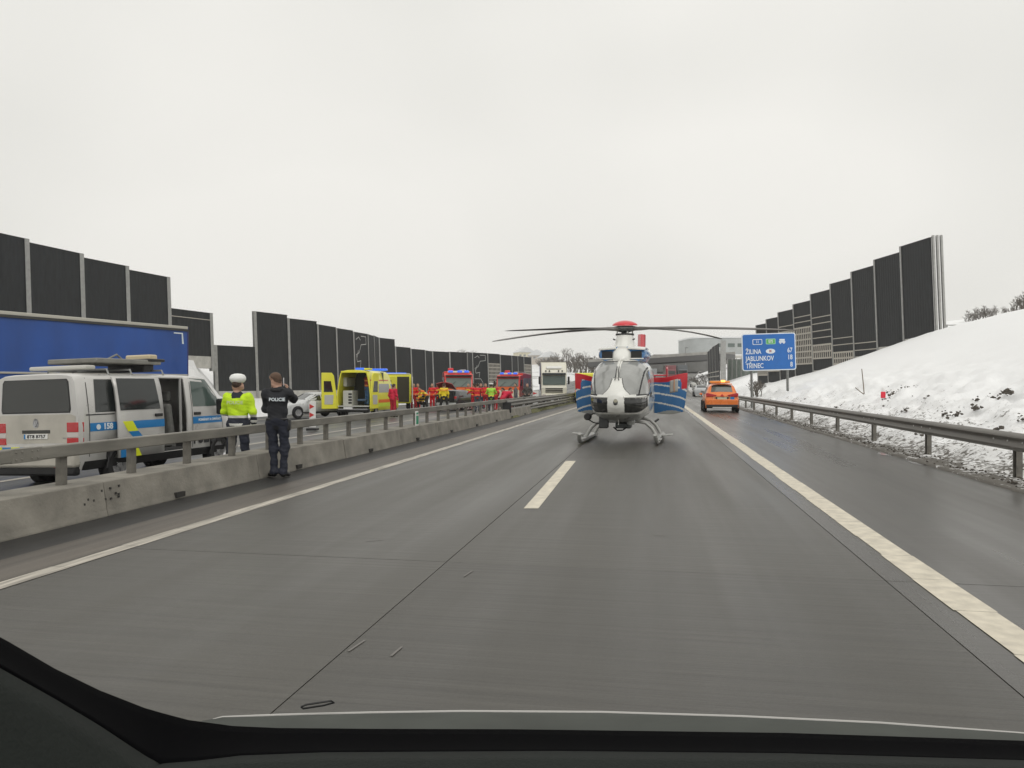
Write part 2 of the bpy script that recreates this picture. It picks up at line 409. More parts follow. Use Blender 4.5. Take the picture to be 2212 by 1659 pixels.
# ---- slush ridge and soil clods on the bank (uncountable)
M_soil = mat('frozen_soil', (.075, .064, .052), .9, noise=.5, nscale=12, bump=.6, bscale=30)
random.seed(11)
clod = MB()
def add_clod(mb, p, r):
    n, m = 6, 4; rings = []
    for i in range(m+1):
        tt = -math.pi/2+math.pi*(i+.05)/(m+.1)
        rings.append([(p[0]+r*math.cos(tt)*math.cos(2*math.pi*k/n)*random.uniform(.6, 1.3), p[1]+r*1.1*math.cos(tt)*math.sin(2*math.pi*k/n)*random.uniform(.6, 1.3), p[2]+r*.6*math.sin(tt)*random.uniform(.7, 1.3)) for k in range(n)])
    mb.loft(rings)
def on_ray(px, py):
    zc = 8.0
    while zc < 90:
        p = W(px, py, zc)
        if p.x > 5.5 and terrain_z(p.x, p.y)+.03 >= p.z: return p
        zc += .1
    return None
for px_, py_, n_, sp_ in ((1935, 852, 34, 16), (1915, 862, 14, 12), (1960, 843, 16, 14), (2000, 862, 8, 6), (1985, 838, 6, 10), (1952, 888, 12, 7), (2110, 866, 8, 6), (2106, 882, 16, 8), (2068, 896, 10, 6), (2176, 850, 26, 9), (2150, 862, 10, 14), (2160, 934, 20, 10), (2138, 938, 10, 6), (2040, 900, 8, 12), (2000, 935, 8, 16), (1900, 905, 10, 12), (1740, 862, 10, 10), (1810, 880, 8, 14), (2205, 905, 14, 12)):
    for i in range(int(n_*1.5)):
        q_ = on_ray(random.gauss(px_, sp_*.8), random.gauss(py_, sp_*.38))
        if q_: r = random.uniform(.015, .055)*random.choice((.5, .8, 1.2)); add_clod(clod, (q_.x, q_.y, q_.z+r*.2+.03), r)
for i in range(900):
    xx = 5.45+abs(random.gauss(0, .38)); yy = random.uniform(6, 45); r = random.uniform(.008, .03)
    add_clod(clod, (xx, yy, terrain_z(xx, yy)+.012), r)
clod.build('soil_clods', M_soil, None, smooth=0, kind='stuff')['label'] = 'dark frozen soil clods and grit strewn over the snowy bank'
# ================================================================ BARRIERS AND STREET FURNITURE
M_cblock = mat('cast_concrete', (.23, .215, .185), .85, noise=.35, nscale=2.2, bump=.35, bscale=25)
M_beam = mat('weathered_box_beam', (.20, .19, .165), .6, .15, noise=.3, nscale=3, stretch=(1, .4, 2))
M_beamp = mat('weathered_post', (.17, .16, .14), .65, .2, noise=.35, nscale=7)
M_bolt = mat('dark_bolt_hole', (.03, .028, .025), .8)
M_rail = mat('grey_guardrail', (.175, .165, .15), .5, .45, noise=.22, nscale=2.5, stretch=(1, .3, 3))
# ---- median: row of cast blocks with a box beam on posts
med = thing('median_barrier', 'concrete block median barrier topped by grey steel box beam on short posts', 'barrier', (-6.9, 8.35, 0))
blk = None
for k in range(-3, 9):
    y0 = k*3.71; zt = .40
    if blk is None:
        prof = [(.36, 0), (.345, .06), (.29, .40), (-.27, .40), (-.30, .2), (-.34, -.2), (.36, -.2)]
        b_ = MB(); b_.loft([[(x, 0.012, z) for x, z in prof], [(x, 3.698, z) for x, z in prof]][::-1])
        blk = b_.build('concrete_block', M_cblock, med, bevel=.012, smooth=0)
        o = blk
    else:
        o = bpy.data.objects.new('concrete_block', blk.data); COL.objects.link(o); o.parent = med
        q = o.modifiers.new('bevel', 'BEVEL'); q.width = .012; q.segments = 2
    o.location = (random.uniform(-.012, .012), y0, random.uniform(-.006, .006))
    # lifting-plate bolt marks near one end, drain notch at the foot
    h = MB()
    for i in range(11):
        yy = random.uniform(-.42, .42) if i else .0; zz = random.uniform(.13, .33)
        yy += 3.7
        xf = .345-(zz-.06)*.1618
        h.box((xf-.004, yy, zz), (.012, .026, .026), ry=R(-9))
    if k in (-1,): h.build('bolt_holes', M_bolt, o, smooth=0, kind='stuff')
    n_ = MB(); n_.box((.36, 1.45, .045), (.05, .2, .07)); n_.build('drain_notch', M_bolt, o, smooth=0)
pk = MB(); pk.box((0, 0, .30), (.075, .10, .60))
post0 = pk.build('post', M_beamp, med, bevel=.008)
for k in range(-4, 27):
    if k == -4: o = post0
    else:
        o = bpy.data.objects.new('post', post0.data); COL.objects.link(o); o.parent = med
    o.location = (random.uniform(-.006, .006), -.34+1.253*k, .16)
for k in range(-1, 6):
    y0 = -.34+1.253*(k*5-.5)
    bm = MB(); bm.box((.045, y0+3.13, .815), (.13, 6.255, .148)); o = bm.build('beam', M_beam, med, bevel=.014)
    sl_ = MB(); sl_.box((.045, y0, .815), (.136, .42, .154))
    for yy in (-.15, -.07, .07, .15):
        for zz in (-.04, .04): sl_.cyl((.105, y0+yy, .815+zz), (.122, y0+yy, .815+zz), .012, n=6)
    sl_.build('beam_sleeve', M_beam, o, bevel=.004)
te = MB(); te.loft([[(x, y, z) for x, z in ((-.02, zc-.075), (.11, zc-.075), (.11, zc+.075), (-.02, zc+.075))] for y, zc in ((32.1, .815), (33.5, .7), (34.6, .2))]); te.build('beam_end', M_beam, med)
# dull grass strip in the median after the blocks
M_grass = mat('dull_winter_grass', (.13, .13, .055), .95, noise=.5, nscale=12, bump=.8, bscale=60)
random.seed(21)
gm = MB()
def gfn(u, v):
    y = lerp(33.0, 90, u); x = lerp(-7.3, -6.5, v); e = math.sin(v*math.pi)
    return (x+.1*math.sin(y*.9), y, -.1+.32*e*(1-sst(42, 60, y)*.6)*sst(33, 35, y)+random.uniform(0, .05)*e)
gm.grid(gfn, 160, 10)
gm.build('median_strip', M_grass, None, smooth=180, kind='structure')
tf = MB()
for i in range(5200):
    y = 33.5+abs(random.gauss(0, 10)); x = random.uniform(-7.25, -6.5); v = (x+7.3)/.8; z = -.1+.32*math.sin(v*math.pi)*(1-sst(42, 60, y)*.6)
    h = random.uniform(.04, .13); a = random.uniform(0, 6.28); w = .008
    tf.add([(x-w*math.cos(a), y-w*math.sin(a), z), (x+w*math.cos(a), y+w*math.sin(a), z), (x+random.uniform(-.05, .05), y+random.uniform(-.05, .05), z+h)], [(0, 1, 2)])
tf.build('grass_tufts', M_grass, None, smooth=0, kind='stuff')['label'] = 'yellowish dry grass tufts on the median strip'
# W beam profile (y-z handled by caller)
WP = [(0, -.155), (.03, -.15), (.078, -.11), (.082, -.075), (.02, -.03), (.012, 0), (.02, .03), (.082, .075), (.078, .11), (.03, .15), (0, .155)]
def wbeam(parent, pts, z, side, m=M_rail, name='rail'):
    mb = MB(); rings = []
    for i, p in enumerate(pts):
        rings.append([(p[0]+side*a, p[1], p[2]+z+c_) for a, c_ in WP]+[(p[0]+side*(a-.006), p[1], p[2]+z+c_) for a, c_ in WP[::-1]])
    return mb.loft(rings).build(name, m, parent, smooth=50)
mg = thing('median_guardrail', 'dark double steel guardrail in the median beyond the concrete blocks', 'guardrail', (-6.95, 35.5, 0))
P = [(bend(35.5+4*k)[0], 4.0*k, bend(35.5+4*k)[1]) for k in range(0, 32)]
for s in (1, -1):
    wbeam(mg, [(p[0]+s*.16, p[1], p[2]) for p in P], .66, s); 
wbeam(mg, [(p[0]+.2, p[1], p[2]) for p in P[:16]], .30, 1)
pm = MB().box((0, 0, .1), (.3, .09, 1.1)).build('post', M_beamp, mg, smooth=0)
for k in range(31):
    o = pm if k == 0 else bpy.data.objects.new('post', pm.data)
    if k: COL.objects.link(o); o.parent = mg
    o.location = (P[k][0]+.0, 4.0*k+.3, P[k][2]+.12)
bx('end_shield', (.22, -.06, .5), (.42, .1, .5), M_black, mg, .03)
rf = mat('white_reflector', (.8, .8, .76), .3)
for k in range(6): bx('reflector', (.27, .4+5.2*k, .42 if k % 2 else .56), (.012, .3 if k == 0 else .12, .05), rf, mg, .002)
# ---- right guard rail
rg = thing('guardrail', 'grey W-beam guardrail along the snowy verge on square posts', 'guardrail', (6.02, 0, 0))
ypost = [1.6, 5.75]
while ypost[-1] < 190: ypost.append(ypost[-1]+4.3)
Pr = []
for i in range(60):
    yy = -2+4.3*i; yy2 = yy
    flare = .0
    ox, oz = bend(yy); Pr.append((ox, yy, oz))
wbeam(rg, [(p[0], p[1], p[2]) for p in Pr], .625, -1)
p0 = None
for k, yy in enumerate(ypost[:42]):
    ox, oz = bend(yy)
    if p0 is None:
        s = MB()
        s.box((.09, 0, .25), (.012, .14, 1.02)).box((.045, -.065, .25), (.09, .01, 1.02)).box((.045, .065, .25), (.09, .01, 1.02))
        s.box((.012, -.052, .25), (.01, .03, 1.02)).box((.012, .052, .25), (.01, .03, 1.02))
        p0 = s.build('post', M_beamp, rg, smooth=0); o = p0
    else:
        o = bpy.data.objects.new('post', p0.data); COL.objects.link(o); o.parent = rg
    o.location = (ox+.01, yy-8.7*0, oz)
    bo = MB()
    for dy in (-.55, 0, .55):
        bo.lathe([(.001, -.012), (.016, -.010), (.02, 0), (.001, .001)], (0, dy, 0), 'x', 8)
    if k < 12:
        ob = bo.build('bolt', mat('bright_bolt_head', (.7, .7, .68), .4, .3), rg, smooth=0); ob.location = (ox-.014, yy+.2, oz+.625)

# ---- noise barriers
M_panel = mat('dark_absorbing_panel', (.017, .019, .021), .75, noise=.45, nscale=1.0, bump=.5, bscale=3, stretch=(9, 9, 1.5))
M_npost = mat('pale_barrier_post', (.34, .34, .33), .5, .35, noise=.14, nscale=4)
M_bars = mat('pale_window_bars', (.45, .42, .37), .6)
M_pane = mat('barrier_window_pane', (.03, .035, .035), .1, coat=.3)
M_base = mat('barrier_plinth', (.45, .44, .41), .9, noise=.15, nscale=3)
M_graf = mat('white_spray_paint', (.55, .55, .53), .7)
LEAN = -.036
def nb_bay(par, p, q, tp, tq, bp_, bq, plinth=.0, windows=None, graf=0, post=True, pw=.22, flat=True):
    """one bay: posts at plan points p and q, panel between; tops and bottoms as heights"""
    d = Vector((q[0]-p[0], q[1]-p[1], 0)); Ln = d.length; d.normalize(); n = Vector((d.y, -d.x, 0))
    if n.dot(Vector((-p[0], -p[1], 0))) < 0: n = -n
    def P(a, off, z, z0): return (p[0]+d.x*a+n.x*off+LEAN*(z-z0), p[1]+d.y*a+n.y*off, z)
    z0 = min(bp_, bq); top = min(tp, tq)-.05; bot = z0
    mb = MB(); ribs = 22; ring0 = []
    for side in (1, -1):
        for i in range(ribs+1) if side == 1 else range(ribs, -1, -1):
            a = lerp(.09, Ln-.09, i/ribs); ring0.append((a, side*(.055+(.010 if i % 2 else 0))))
    zs = [bot+plinth, top]
    mb.loft([[P(a, o_, z, z0) for a, o_ in ring0] for z in zs])
    pn = mb.build('panel', M_panel, par, smooth=0)
    cp = MB(); cp.loft([[P(a, o_, z, z0) for a, o_ in ((.05, .075), (Ln-.05, .075), (Ln-.05, -.075), (.05, -.075))] for z in (top, top+.045)]); cp.build('top_cap', M_black, par, smooth=0)
    if plinth: 
        mb = MB(); mb.loft([[P(a, o_, z, z0) for a, o_ in ((.03, .06), (Ln-.03, .06), (Ln-.03, -.06), (.03, -.06))] for z in (bot-.6, bot+plinth-.004)]); mb.build('plinth', M_base, par, smooth=0)
    if windows:
        for (wa, wb, kind) in windows:
            z_a = bot+wa; z_b = bot+wb
            if kind == 'bar':
                mb = MB(); mb.loft([[P(a, o_, z, z0) for a, o_ in ((.1, .10), (Ln-.1, .10), (Ln-.1, .072), (.1, .072))] for z in (z_a, z_b)]); mb.build('bar', M_bars, pn, smooth=0)
            else:
                nw = 9; mb = MB(); rows = max(1, int(round((z_b-z_a)/.56))); hh = (z_b-z_a)/rows
                for r_ in range(rows+1):
                    zz = z_a+r_*hh
                    mb.loft([[P(a, o_, z, z0) for a, o_ in ((.1, .11), (Ln-.1, .11), (Ln-.1, .072), (.1, .072))] for z in (zz-.07, zz+.07)])
                for c_ in range(nw+1):
                    aa = lerp(.14, Ln-.14, c_/nw)
                    mb.loft([[P(a, o_, z, z0) for a, o_ in ((aa-.07, .105), (aa+.07, .105), (aa+.07, .074), (aa-.07, .074))] for z in (z_a, z_b)])
                mb.build('window_bars', M_bars, pn, smooth=0)
    if graf:
        mb = MB(); w = .035
        for line in graf:
            for (a0, h0), (a1, h1) in zip(line[:-1], line[1:]):
                A = Vector((a0*Ln, bot+h0*(top-bot))); B = Vector((a1*Ln, bot+h1*(top-bot))); D = (B-A); D = D/max(1e-6, D.length); Nn = Vector((-D.y, D.x))*w
                mb.add([P(q_.x, .074, q_.y, z0) for q_ in (A+Nn, A-Nn, B-Nn+D*.03, B+Nn+D*.03)], [(0, 1, 2, 3)])
        mb.build('graffiti', M_graf, pn, smooth=0)
    for (pt, tt, bb, a) in ((p, tp, bp_, 0), (q, tq, bq, Ln)) if post == 2 else ((p, tp, bp_, 0),) if post else ():
        mb = MB()
        for off, th, wd in ((.10, .014, pw), (-.10, .014, pw), (0, .19, .02)):
            mb.loft([[P(a+da, do, z, z0) for da, do in ((-wd/2, off-th/2), (wd/2, off-th/2), (wd/2, off+th/2), (-wd/2, off+th/2))] for z in (bb-.8, tt)])
        mb.build('post', M_npost, par, smooth=0)
def Pz(px, py, zc): 
    w = W(px, py, zc); return w
# left, on top of the bank
nl = thing('noise_barrier', 'tall black panel noise barrier with pale posts behind the blue trailer', 'noise barrier', (0, 0, 0))
row = [(-225, 40.0-9.5, 432), (-70, 40.0-3.4, 476), (62, 40.0, 515), (180, 43.6, 547), (278, 46.9, 574), (367, 50.3, 598), (457, 54.0, 676)]
for (a, b_) in zip(row[:-1], row[1:]):
    p = W(a[0], a[2], a[1]); q = W(b_[0], b_[2], b_[1])
    ta, tb = p.z, q.z
    if b_[0] == 457: ta = tb = W(457, 676, 54).z
    base = 3.3
    nb_bay(nl, p, q, ta if b_[0] != 457 else W(367, 598, 50.3).z, tb, base, base, plinth=.22, post=(2 if b_[0] == 457 else 1), windows=([(2.75, 2.80, 'bar')] if b_[0] == 457 else None), pw=.30)
# left, second run
nl2 = thing('noise_barrier', 'long black panel noise barrier with a stepped top behind the ambulance and fire engines', 'noise barrier', (0, 0, 0))
xsn = [467, 554.5, 626, 689, 729, 766, 797, 810, 821, 856, 889.5, 920, 936, 973, 1011, 1022, 1055, 1082, 1107, 1120, 1133, 1149]
tops = [745, 672, 687, 700, 708, 716, 723, 726, 729, 748, 753, 757, 759, 760.5, 761.5, 762, 763, 766, 768, 769.5, 770.5, 772]
zc = 57.0; pts = []
for i, xx in enumerate(xsn):
    if i == 0: z_ = 56.0
    else:
        prev = pts[-1][0]; best = None; want = 3.6
        for zz in [prev_z + dz*.02 for dz in range(-20, 260)]:
            w = W(xx, CY, zz); dd = (Vector((w.x, w.y))-Vector((prev.x, prev.y))).length
            e = abs(dd-want)+max(0, prev_z-zz)*3
            if best is None or e < best[0]-1e-4: best = (e, zz)
        z_ = best[1]
    prev_z = z_; pts.append((W(xx, CY, z_), z_))
GR1 = [[(.15, .88), (.35, .93), (.45, .88)], [(.5, .95), (.85, .95), (.85, .82), (.5, .80)], [(.5, .8), (.35, .66), (.15, .62), (.2, .5), (.45, .52), (.4, .4)], [(.1, .36), (.5, .36), (.62, .28), (.7, .1)], [(.3, .7), (.2, .58)], [(.2, .25), (.2, .05)], [(.35, .25), (.36, .06)]]
for i in range(len(pts)-1):
    p, q = pts[i][0], pts[i+1][0]
    tp = W(xsn[i], tops[i], pts[i][1]).z; tq = W(xsn[i+1], tops[i+1], pts[i+1][1]).z
    base = .95 if i < 9 else .5 if i < 15 else .3
    tt = min(tp, tq); lv = tt
    if i == 0: tp = tq = W(467, 745, pts[0][1]).z
    elif i == 8: tp = tp; tq = W(856, 748, pts[9][1]).z
    w_ = None
    if i in (16,): w_ = [(1.6, 4.2, 'grid')]
    if i in (20,): w_ = [(.6, 4.4, 'grid')]
    nb_bay(nl2, p, q, max(tp, tq) if i else tp, max(tp, tq) if i else tp, base, base, plinth=.12, windows=w_, graf=GR1 if i in (5, 15) else 0, post=2 if i == len(pts)-2 else 1, pw=.26)
# right, on the bank
nr = thing('noise_barrier', 'stepped black noise barrier with window grids climbing the snowy bank', 'noise barrier', (0, 0, 0))
xr = [2020, 1955, 1898, 1848, 1802, 1759, 1721, 1688, 1662, 1640]
tr = [510, 542, 571, 599, 623, 647, 666, 683, 697, 708]
br = [717, 731, 748.6, 769, 783, 799, 811, 821, 830, 838]
cfg = {0: None, 1: None, 2: [(.55, .62, 'bar'), (1.1, 1.17, 'bar')], 3: [(.0, .95, 'grid'), (1.55, 1.62, 'bar'), (2.1, 2.17, 'bar')], 4: [(1.15, 2.3, 'grid'), (2.9, 2.98, 'bar'), (3.5, 3.58, 'bar'), (4.15, 4.23, 'bar'), (4.7, 4.78, 'bar')],
       5: [(1.2, 4.5, 'grid'), (5.0, 5.08, 'bar'), (5.5, 5.58, 'bar')], 6: [(1.2, 4.8, 'grid'), (5.3, 5.38, 'bar')], 7: [(1.5, 4.9, 'grid')], 8: [(1.5, 4.9, 'grid')]}
pr = []
for i, xx in enumerate(xr):
    zc_ = 52150.0/(xx-1000); pr.append((W(xx, CY, zc_), W(xx, tr[i], zc_).z, W(xx, br[i], zc_).z))
for i in range(len(pr)-1):
    (p, tp, bp_), (q, tq, bq) = pr[i], pr[i+1]
    nb_bay(nr, q, p, tp-.05, tp-.05, min(bp_, bq)-.15, min(bp_, bq)-.15, windows=cfg.get(i), post=1, plinth=.1, pw=.2)
p, tp, bp_ = pr[0]
e = MB()
for dx in (0.05, .30, .55):
    e.loft([[(p.x+dx+LEAN*(z-bp_)+a, p.y+b2, z) for a, b2 in ((-.012, -.12), (.11, -.12), (.11, .12), (-.012, .12))] for z in (bp_-1.2, tp+.05)])
e.build('end_post', M_npost, nr, smooth=0)
# distant barrier beside the far bend
nf = thing('noise_barrier', 'short dark noise barrier seen end on, standing beyond the orange car', 'noise barrier', (0, 0, 0))
fp = [(1556, 112, 742), (1549, 118, 746), (1542.5, 124, 752), (1537, 130, 757), (1532, 136, 762)]
for a, b_ in zip(fp[:-1], fp[1:]):
    p = W(a[0], CY, a[1]); q = W(b_[0], CY, b_[1]); tz = W(a[0], a[2], a[1]).z
    nb_bay(nf, q, p, tz, tz, .7, .7, post=1, windows=[(.6, .75, 'bar'), (1.3, 1.45, 'bar'), (2.0, 2.15, 'bar'), (2.7, 2.85, 'bar')])
p = W(1557, CY, 111.8); tz = W(1556, 740, 111.8).z
e = MB(); e.box((p.x+.35, p.y, (tz+.2)/2), (.75, .3, tz+.4)); e.build('end_post', M_npost, nf, smooth=0)
# greenish translucent fence behind
M_gpan = mat('pale_green_fence_panel', (.30, .35, .31), .4, noise=.15, nscale=2)
gf = thing('panel_fence', 'pale green panel fence on grey posts behind the blue road sign', 'fence', (0, 0, 0))
A = W(1572, CY, 122); B = W(1665, CY, 112)
for i in range(9):
    a = A.lerp(B, i/9); b2 = A.lerp(B, (i+1)/9); z0 = terrain_z(a.x, a.y)-.2+i*.1; z1 = 5.4
    m_ = MB(); m_.loft([[(a.x+.05, a.y, z), (b2.x-.05, b2.y, z), (b2.x-.05, b2.y+.06, z), (a.x+.05, a.y+.06, z)] for z in (z0-.4, z1)]); m_.build('panel', M_gpan, gf, smooth=0)
    bx('post', (a.x, a.y, (z0+z1)/2-.2), (.14, .14, z1-z0+.8), M_npost, gf, 0)
# ---- road sign
M_sblue = mat('sign_blue', (.012, .135, .46), .35, noise=.05, nscale=3)
M_swhite = mat('sign_white', (.72, .78, .82), .4)
M_sgreen = mat('sign_green', (.10, .42, .10), .4)
sc = W(1661, 760, 50)
sg = thing('road_sign', 'blue motorway distance sign listing three towns on two posts', 'road sign', (sc.x, sc.y, 0), YAW-R(3))
SW, SH, SZ = 3.45, 2.42, sc.z
def rrect(w, h, r, n=5):
    out = []
    for cx_, cy_, a0 in ((w/2-r, h/2-r, 0), (-w/2+r, h/2-r, 90), (-w/2+r, -h/2+r, 180), (w/2-r, -h/2+r, 270)):
        for i in range(n+1): a = R(a0+90*i/n); out.append((cx_+r*math.cos(a), cy_+r*math.sin(a)))
    return out
roll = R(1.6)
def rot2(p): return (p[0]*math.cos(roll)-p[1]*math.sin(roll), p[0]*math.sin(roll)+p[1]*math.cos(roll)+SZ)
def plate(name, poly, y0, y1, m, parent): 
    return MB().prism([rot2(p) for p in poly], y0, y1, 'xz').build(name, m, parent, smooth=0)
plate('sign_border', rrect(SW, SH, .16), 0, .05, M_swhite, sg)
pl = plate('sign_panel', rrect(SW-.13, SH-.13, .11), -.012, .0, M_sblue, sg)
def stext(s, x, y, size, m, align='LEFT', off=-.02):
    o = rot2((x, y)); u = (math.cos(roll), 0, math.sin(roll)); v = (-math.sin(roll), 0, math.cos(roll))
    return text('lettering', s, size, m, pl, frame((o[0], off, o[1]), u, v), align, .003, sx=.74, bold=.006)
for s, yy, dist in (('ŽILINA', .02, '67'), ('JABLUNKOV', -.43, '18'), ('TŘINEC', -.90, '8')):
    stext(s, -1.50, yy, .44, M_swhite); stext(dist, 1.50, yy+.04, .44, M_swhite, 'RIGHT')
def off(poly, x, y): return [(a+x, b_+y) for a, b_ in poly]
o1 = plate('route_shield', off(rrect(.62, .36, .07), -.72, .66), -.022, -.013, M_swhite, pl)
plate('shield_face', off(rrect(.54, .28, .05), -.72, .66), -.030, -.0225, M_sblue, o1)
stext('11', -.72, .66, .26, M_swhite, 'CENTER', -.036)
o2 = plate('route_shield', off(rrect(.62, .36, .05), .13, .67), -.022, -.013, mat('sign_pale_green', (.35, .62, .42), .4), pl)
plate('shield_face', off(rrect(.54, .28, .04), .13, .67), -.030, -.0225, M_sgreen, o2)
stext('E75', .13, .67, .26, M_swhite, 'CENTER', -.036)
# small truck-and-car pictogram
pg = MB(); pg.box((rot2((.86, .75))[0], -.018, rot2((.86, .75))[1]), (.34, .01, .12)); pg.box((rot2((.86, .62))[0], -.018, rot2((.86, .62))[1]), (.40, .01, .10)); pg.box((rot2((.75, .53))[0], -.018, rot2((.75, .53))[1]), (.08, .01, .06)); pg.box((rot2((.97, .53))[0], -.018, rot2((.97, .53))[1]), (.08, .01, .06)); pg.build('vehicle_pictogram', M_swhite, pl, smooth=0)
el = [(.30*math.cos(2*math.pi*i/24)+.10, .16*math.sin(2*math.pi*i/24)+.04) for i in range(24)]
oe = plate('country_oval', el, -.022, -.013, M_swhite, pl); stext('SK', .10, .04, .22, mat('sign_dark_red', (.35, .06, .06), .4), 'CENTER', -.028)
for px_ in (-1.08, 1.22):
    gz = terrain_z(sc.x+px_, sc.y)
    p_ = MB()
    for dy in (.12, .30): p_.cyl((px_+.06, dy, gz-.4), (px_-.02, dy, SZ+1.1), .055, n=10)
    for k in range(6): p_.cyl((px_+.05, .12, gz+.2+k*.55), (px_+.03, .30, gz+.45+k*.55), .02, n=6)
    p_.build('lattice_post', M_steel, sg)
# ---- sticks and red marker on the bank
M_wood = mat('weathered_stake', (.16, .12, .085), .85, noise=.3, nscale=20)
b0 = G(1868, 888, .45); zt = terrain_z(b0.x, b0.y)
st = MB(); st.tube([(0, 0, -.2), (-.06, 0, .55), (-.11, .02, 1.12)], [.022, .02, .017], 7)
o = st.build('wooden_stake', M_wood, None); o.location = (b0.x, b0.y, zt); tag(o, 'thin upright wooden stake stuck in the snow behind the guardrail', 'stake')
st = MB(); st.tube([(0, 0, 0), (-.16, 0, .12), (-.36, .02, .30)], [.02, .019, .016], 7)
o = st.build('wooden_stick', M_wood, None); o.location = (b0.x-.02, b0.y-.05, zt+.02); tag(o, 'short broken stick leaning at the foot of the upright stake', 'stick')
b1 = G(1908, 890, .55); zt = terrain_z(b1.x, b1.y)
mk = thing('marker_post', 'short white marker stub with bright red band in the snow', 'marker post', (b1.x, b1.y, zt))
bx('stub', (0, 0, .18), (.09, .05, .60), M_white, mk, .01); bx('red_band', (0, 0, .22), (.16, .07, .24), mat('fluorescent_red', (.75, .03, .06), .5), mk, .015)
# ---- green marker plate on the median
gp = GX(886, 22.3, .42)
mk = thing('marker_plate', 'white plate with green field fixed between the median posts', 'marker plate', (-6.72, gp.y, .40))
bx('plate', (0, 0, .2), (.03, .26, .42), M_white, mk, .01); bx('green_field', (.018, 0, .16), (.008, .19, .24), mat('marker_green', (.02, .30, .16), .5), mk, 0); bx('green_bar', (.018, 0, .35), (.008, .17, .04), mat('marker_green', (.02, .30, .16), .5), mk, 0)
# ---- red and white guide boards on the opposite road
def guide_board(px, zc, z0, h, w, rz, label, dz=0):
    p = GX(px, zc, z0)
    t_ = thing('guide_board', label, 'guide board', p, rz, 'red and white guide boards set on the opposite road')
    bx('board', (0, 0, h/2+.12), (w, .03, h), M_white, t_, .01)
    mr = mat('guide_board_red', (.55, .03, .03), .45)
    for k in range(3):
        zz = .12+h*(.06+k*.32); v = [(-w/2*.9, zz), (-w/2*.9, zz+h*.2), (w/2*.9, zz+h*.12), (w/2*.9, zz+h*.06)]
        MB().prism([(-w*.45, zz), (w*.3, zz+h*.10), (-w*.45, zz+h*.20)] if True else v, -.024, -.016, 'xz').build('red_arrow', mr, t_, smooth=0)
    bx('foot', (0, 0, .05), (w*1.6, .45, .1), M_black, t_, .02)
    return t_
guide_board(675, 31, -.27, 1.05, .26, YAW, 'upright red and white arrow board beside the pale car')
gb = guide_board(1077, 47, -.2, 1.0, .36, YAW-R(20), 'tilted red and white board in front of the crouching rescuers'); gb.rotation_euler = (0, R(18), YAW-R(20))
guide_board(1157, 66, -.2, 1.1, .5, YAW, 'orange tinted warning board beside the white lorry')
# ================================================================ HELICOPTER (local: nose +Y, image left = local +X after turning)
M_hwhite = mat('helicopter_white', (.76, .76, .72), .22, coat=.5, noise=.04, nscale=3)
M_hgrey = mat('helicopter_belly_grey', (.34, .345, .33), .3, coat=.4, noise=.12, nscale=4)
M_hblue = mat('helicopter_blue', (.05, .18, .41), .25, coat=.5)
M_hred = mat('helicopter_red', (.62, .025, .04), .3, coat=.3)
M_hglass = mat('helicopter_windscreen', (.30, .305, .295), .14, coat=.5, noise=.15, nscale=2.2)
M_hdark = mat('helicopter_lower_glass', (.02, .021, .02), .12, coat=.5)
M_seal = mat('window_seal', (.016, .016, .017), .6)
M_blade = mat('rotor_blade_grey', (.135, .128, .12), .5, noise=.15, nscale=6)
M_hubm = mat('rotor_hub_metal', (.09, .10, .10), .45, .3, noise=.3, nscale=10)
M_skid = mat('skid_grey', (.42, .42, .40), .4, .3, noise=.2, nscale=10)
hub = W(1350, 712, 22.2)
HEAD = R(180)-R(3.2)            # nose towards the camera, turned a little
he = thing('helicopter', 'white police rescue helicopter with red rotor cap and open rear doors parked on the carriageway', 'helicopter', (hub.x, hub.y, 0), HEAD)
ST = [ # y, half width, bottom, top, exponent top, exponent bottom
 (2.62, .06, 1.06, 1.22, 2, 2), (2.585, .20, .97, 1.33, 2, 2), (2.50, .36, .86, 1.44, 2.1, 2.1), (2.36, .51, .765, 1.585, 2.3, 2.2), (2.16, .635, .685, 1.77, 2.6, 2.4),
 (1.90, .725, .625, 1.97, 2.9, 2.5), (1.60, .775, .585, 2.13, 3.2, 2.6), (1.25, .795, .565, 2.24, 3.5, 2.7), (.85, .80, .555, 2.295, 3.7, 2.8), (.3, .80, .55, 2.32, 3.8, 2.8),
 (-.6, .80, .55, 2.32, 3.8, 2.8), (-1.2, .785, .58, 2.30, 3.6, 2.7), (-1.7, .74, .72, 2.27, 3.2, 2.6), (-2.1, .6, 1.02, 2.24, 2.8, 2.4), (-2.45, .42, 1.38, 2.20, 2.4, 2.2), (-2.9, .30, 1.60, 2.16, 2, 2)]
def interp_st(y):
    for a, b_ in zip(ST[:-1], ST[1:]):
        if a[0] >= y >= b_[0]:
            t_ = (a[0]-y)/(a[0]-b_[0]); return [lerp(p, q, t_) for p, q in zip(a, b_)]
    return list(ST[-1] if y < ST[-1][0] else ST[0])
NA = 220
def hring(y, offs=0.0):
    _, w, zb, zt, et, eb = interp_st(y); zc_ = lerp(zb, zt, .42); out = []
    for k in range(NA):
        a = 2*math.pi*k/NA+math.pi/NA; ca, sa = math.cos(a), math.sin(a)
        e = et if sa > 0 else eb
        x = math.copysign(abs(ca)**(2/e), ca)*(w+offs); z = math.copysign(abs(sa)**(2/e), sa)*((zt-zc_ if sa > 0 else zc_-zb)+offs)+zc_
        out.append((x, y, z))
    return out
ys_ = [2.62-1.72*(i/120.0)**1.25 for i in range(121)] + [.9-.06*i for i in range(1, 64)]
rings = [hring(y) for y in ys_]
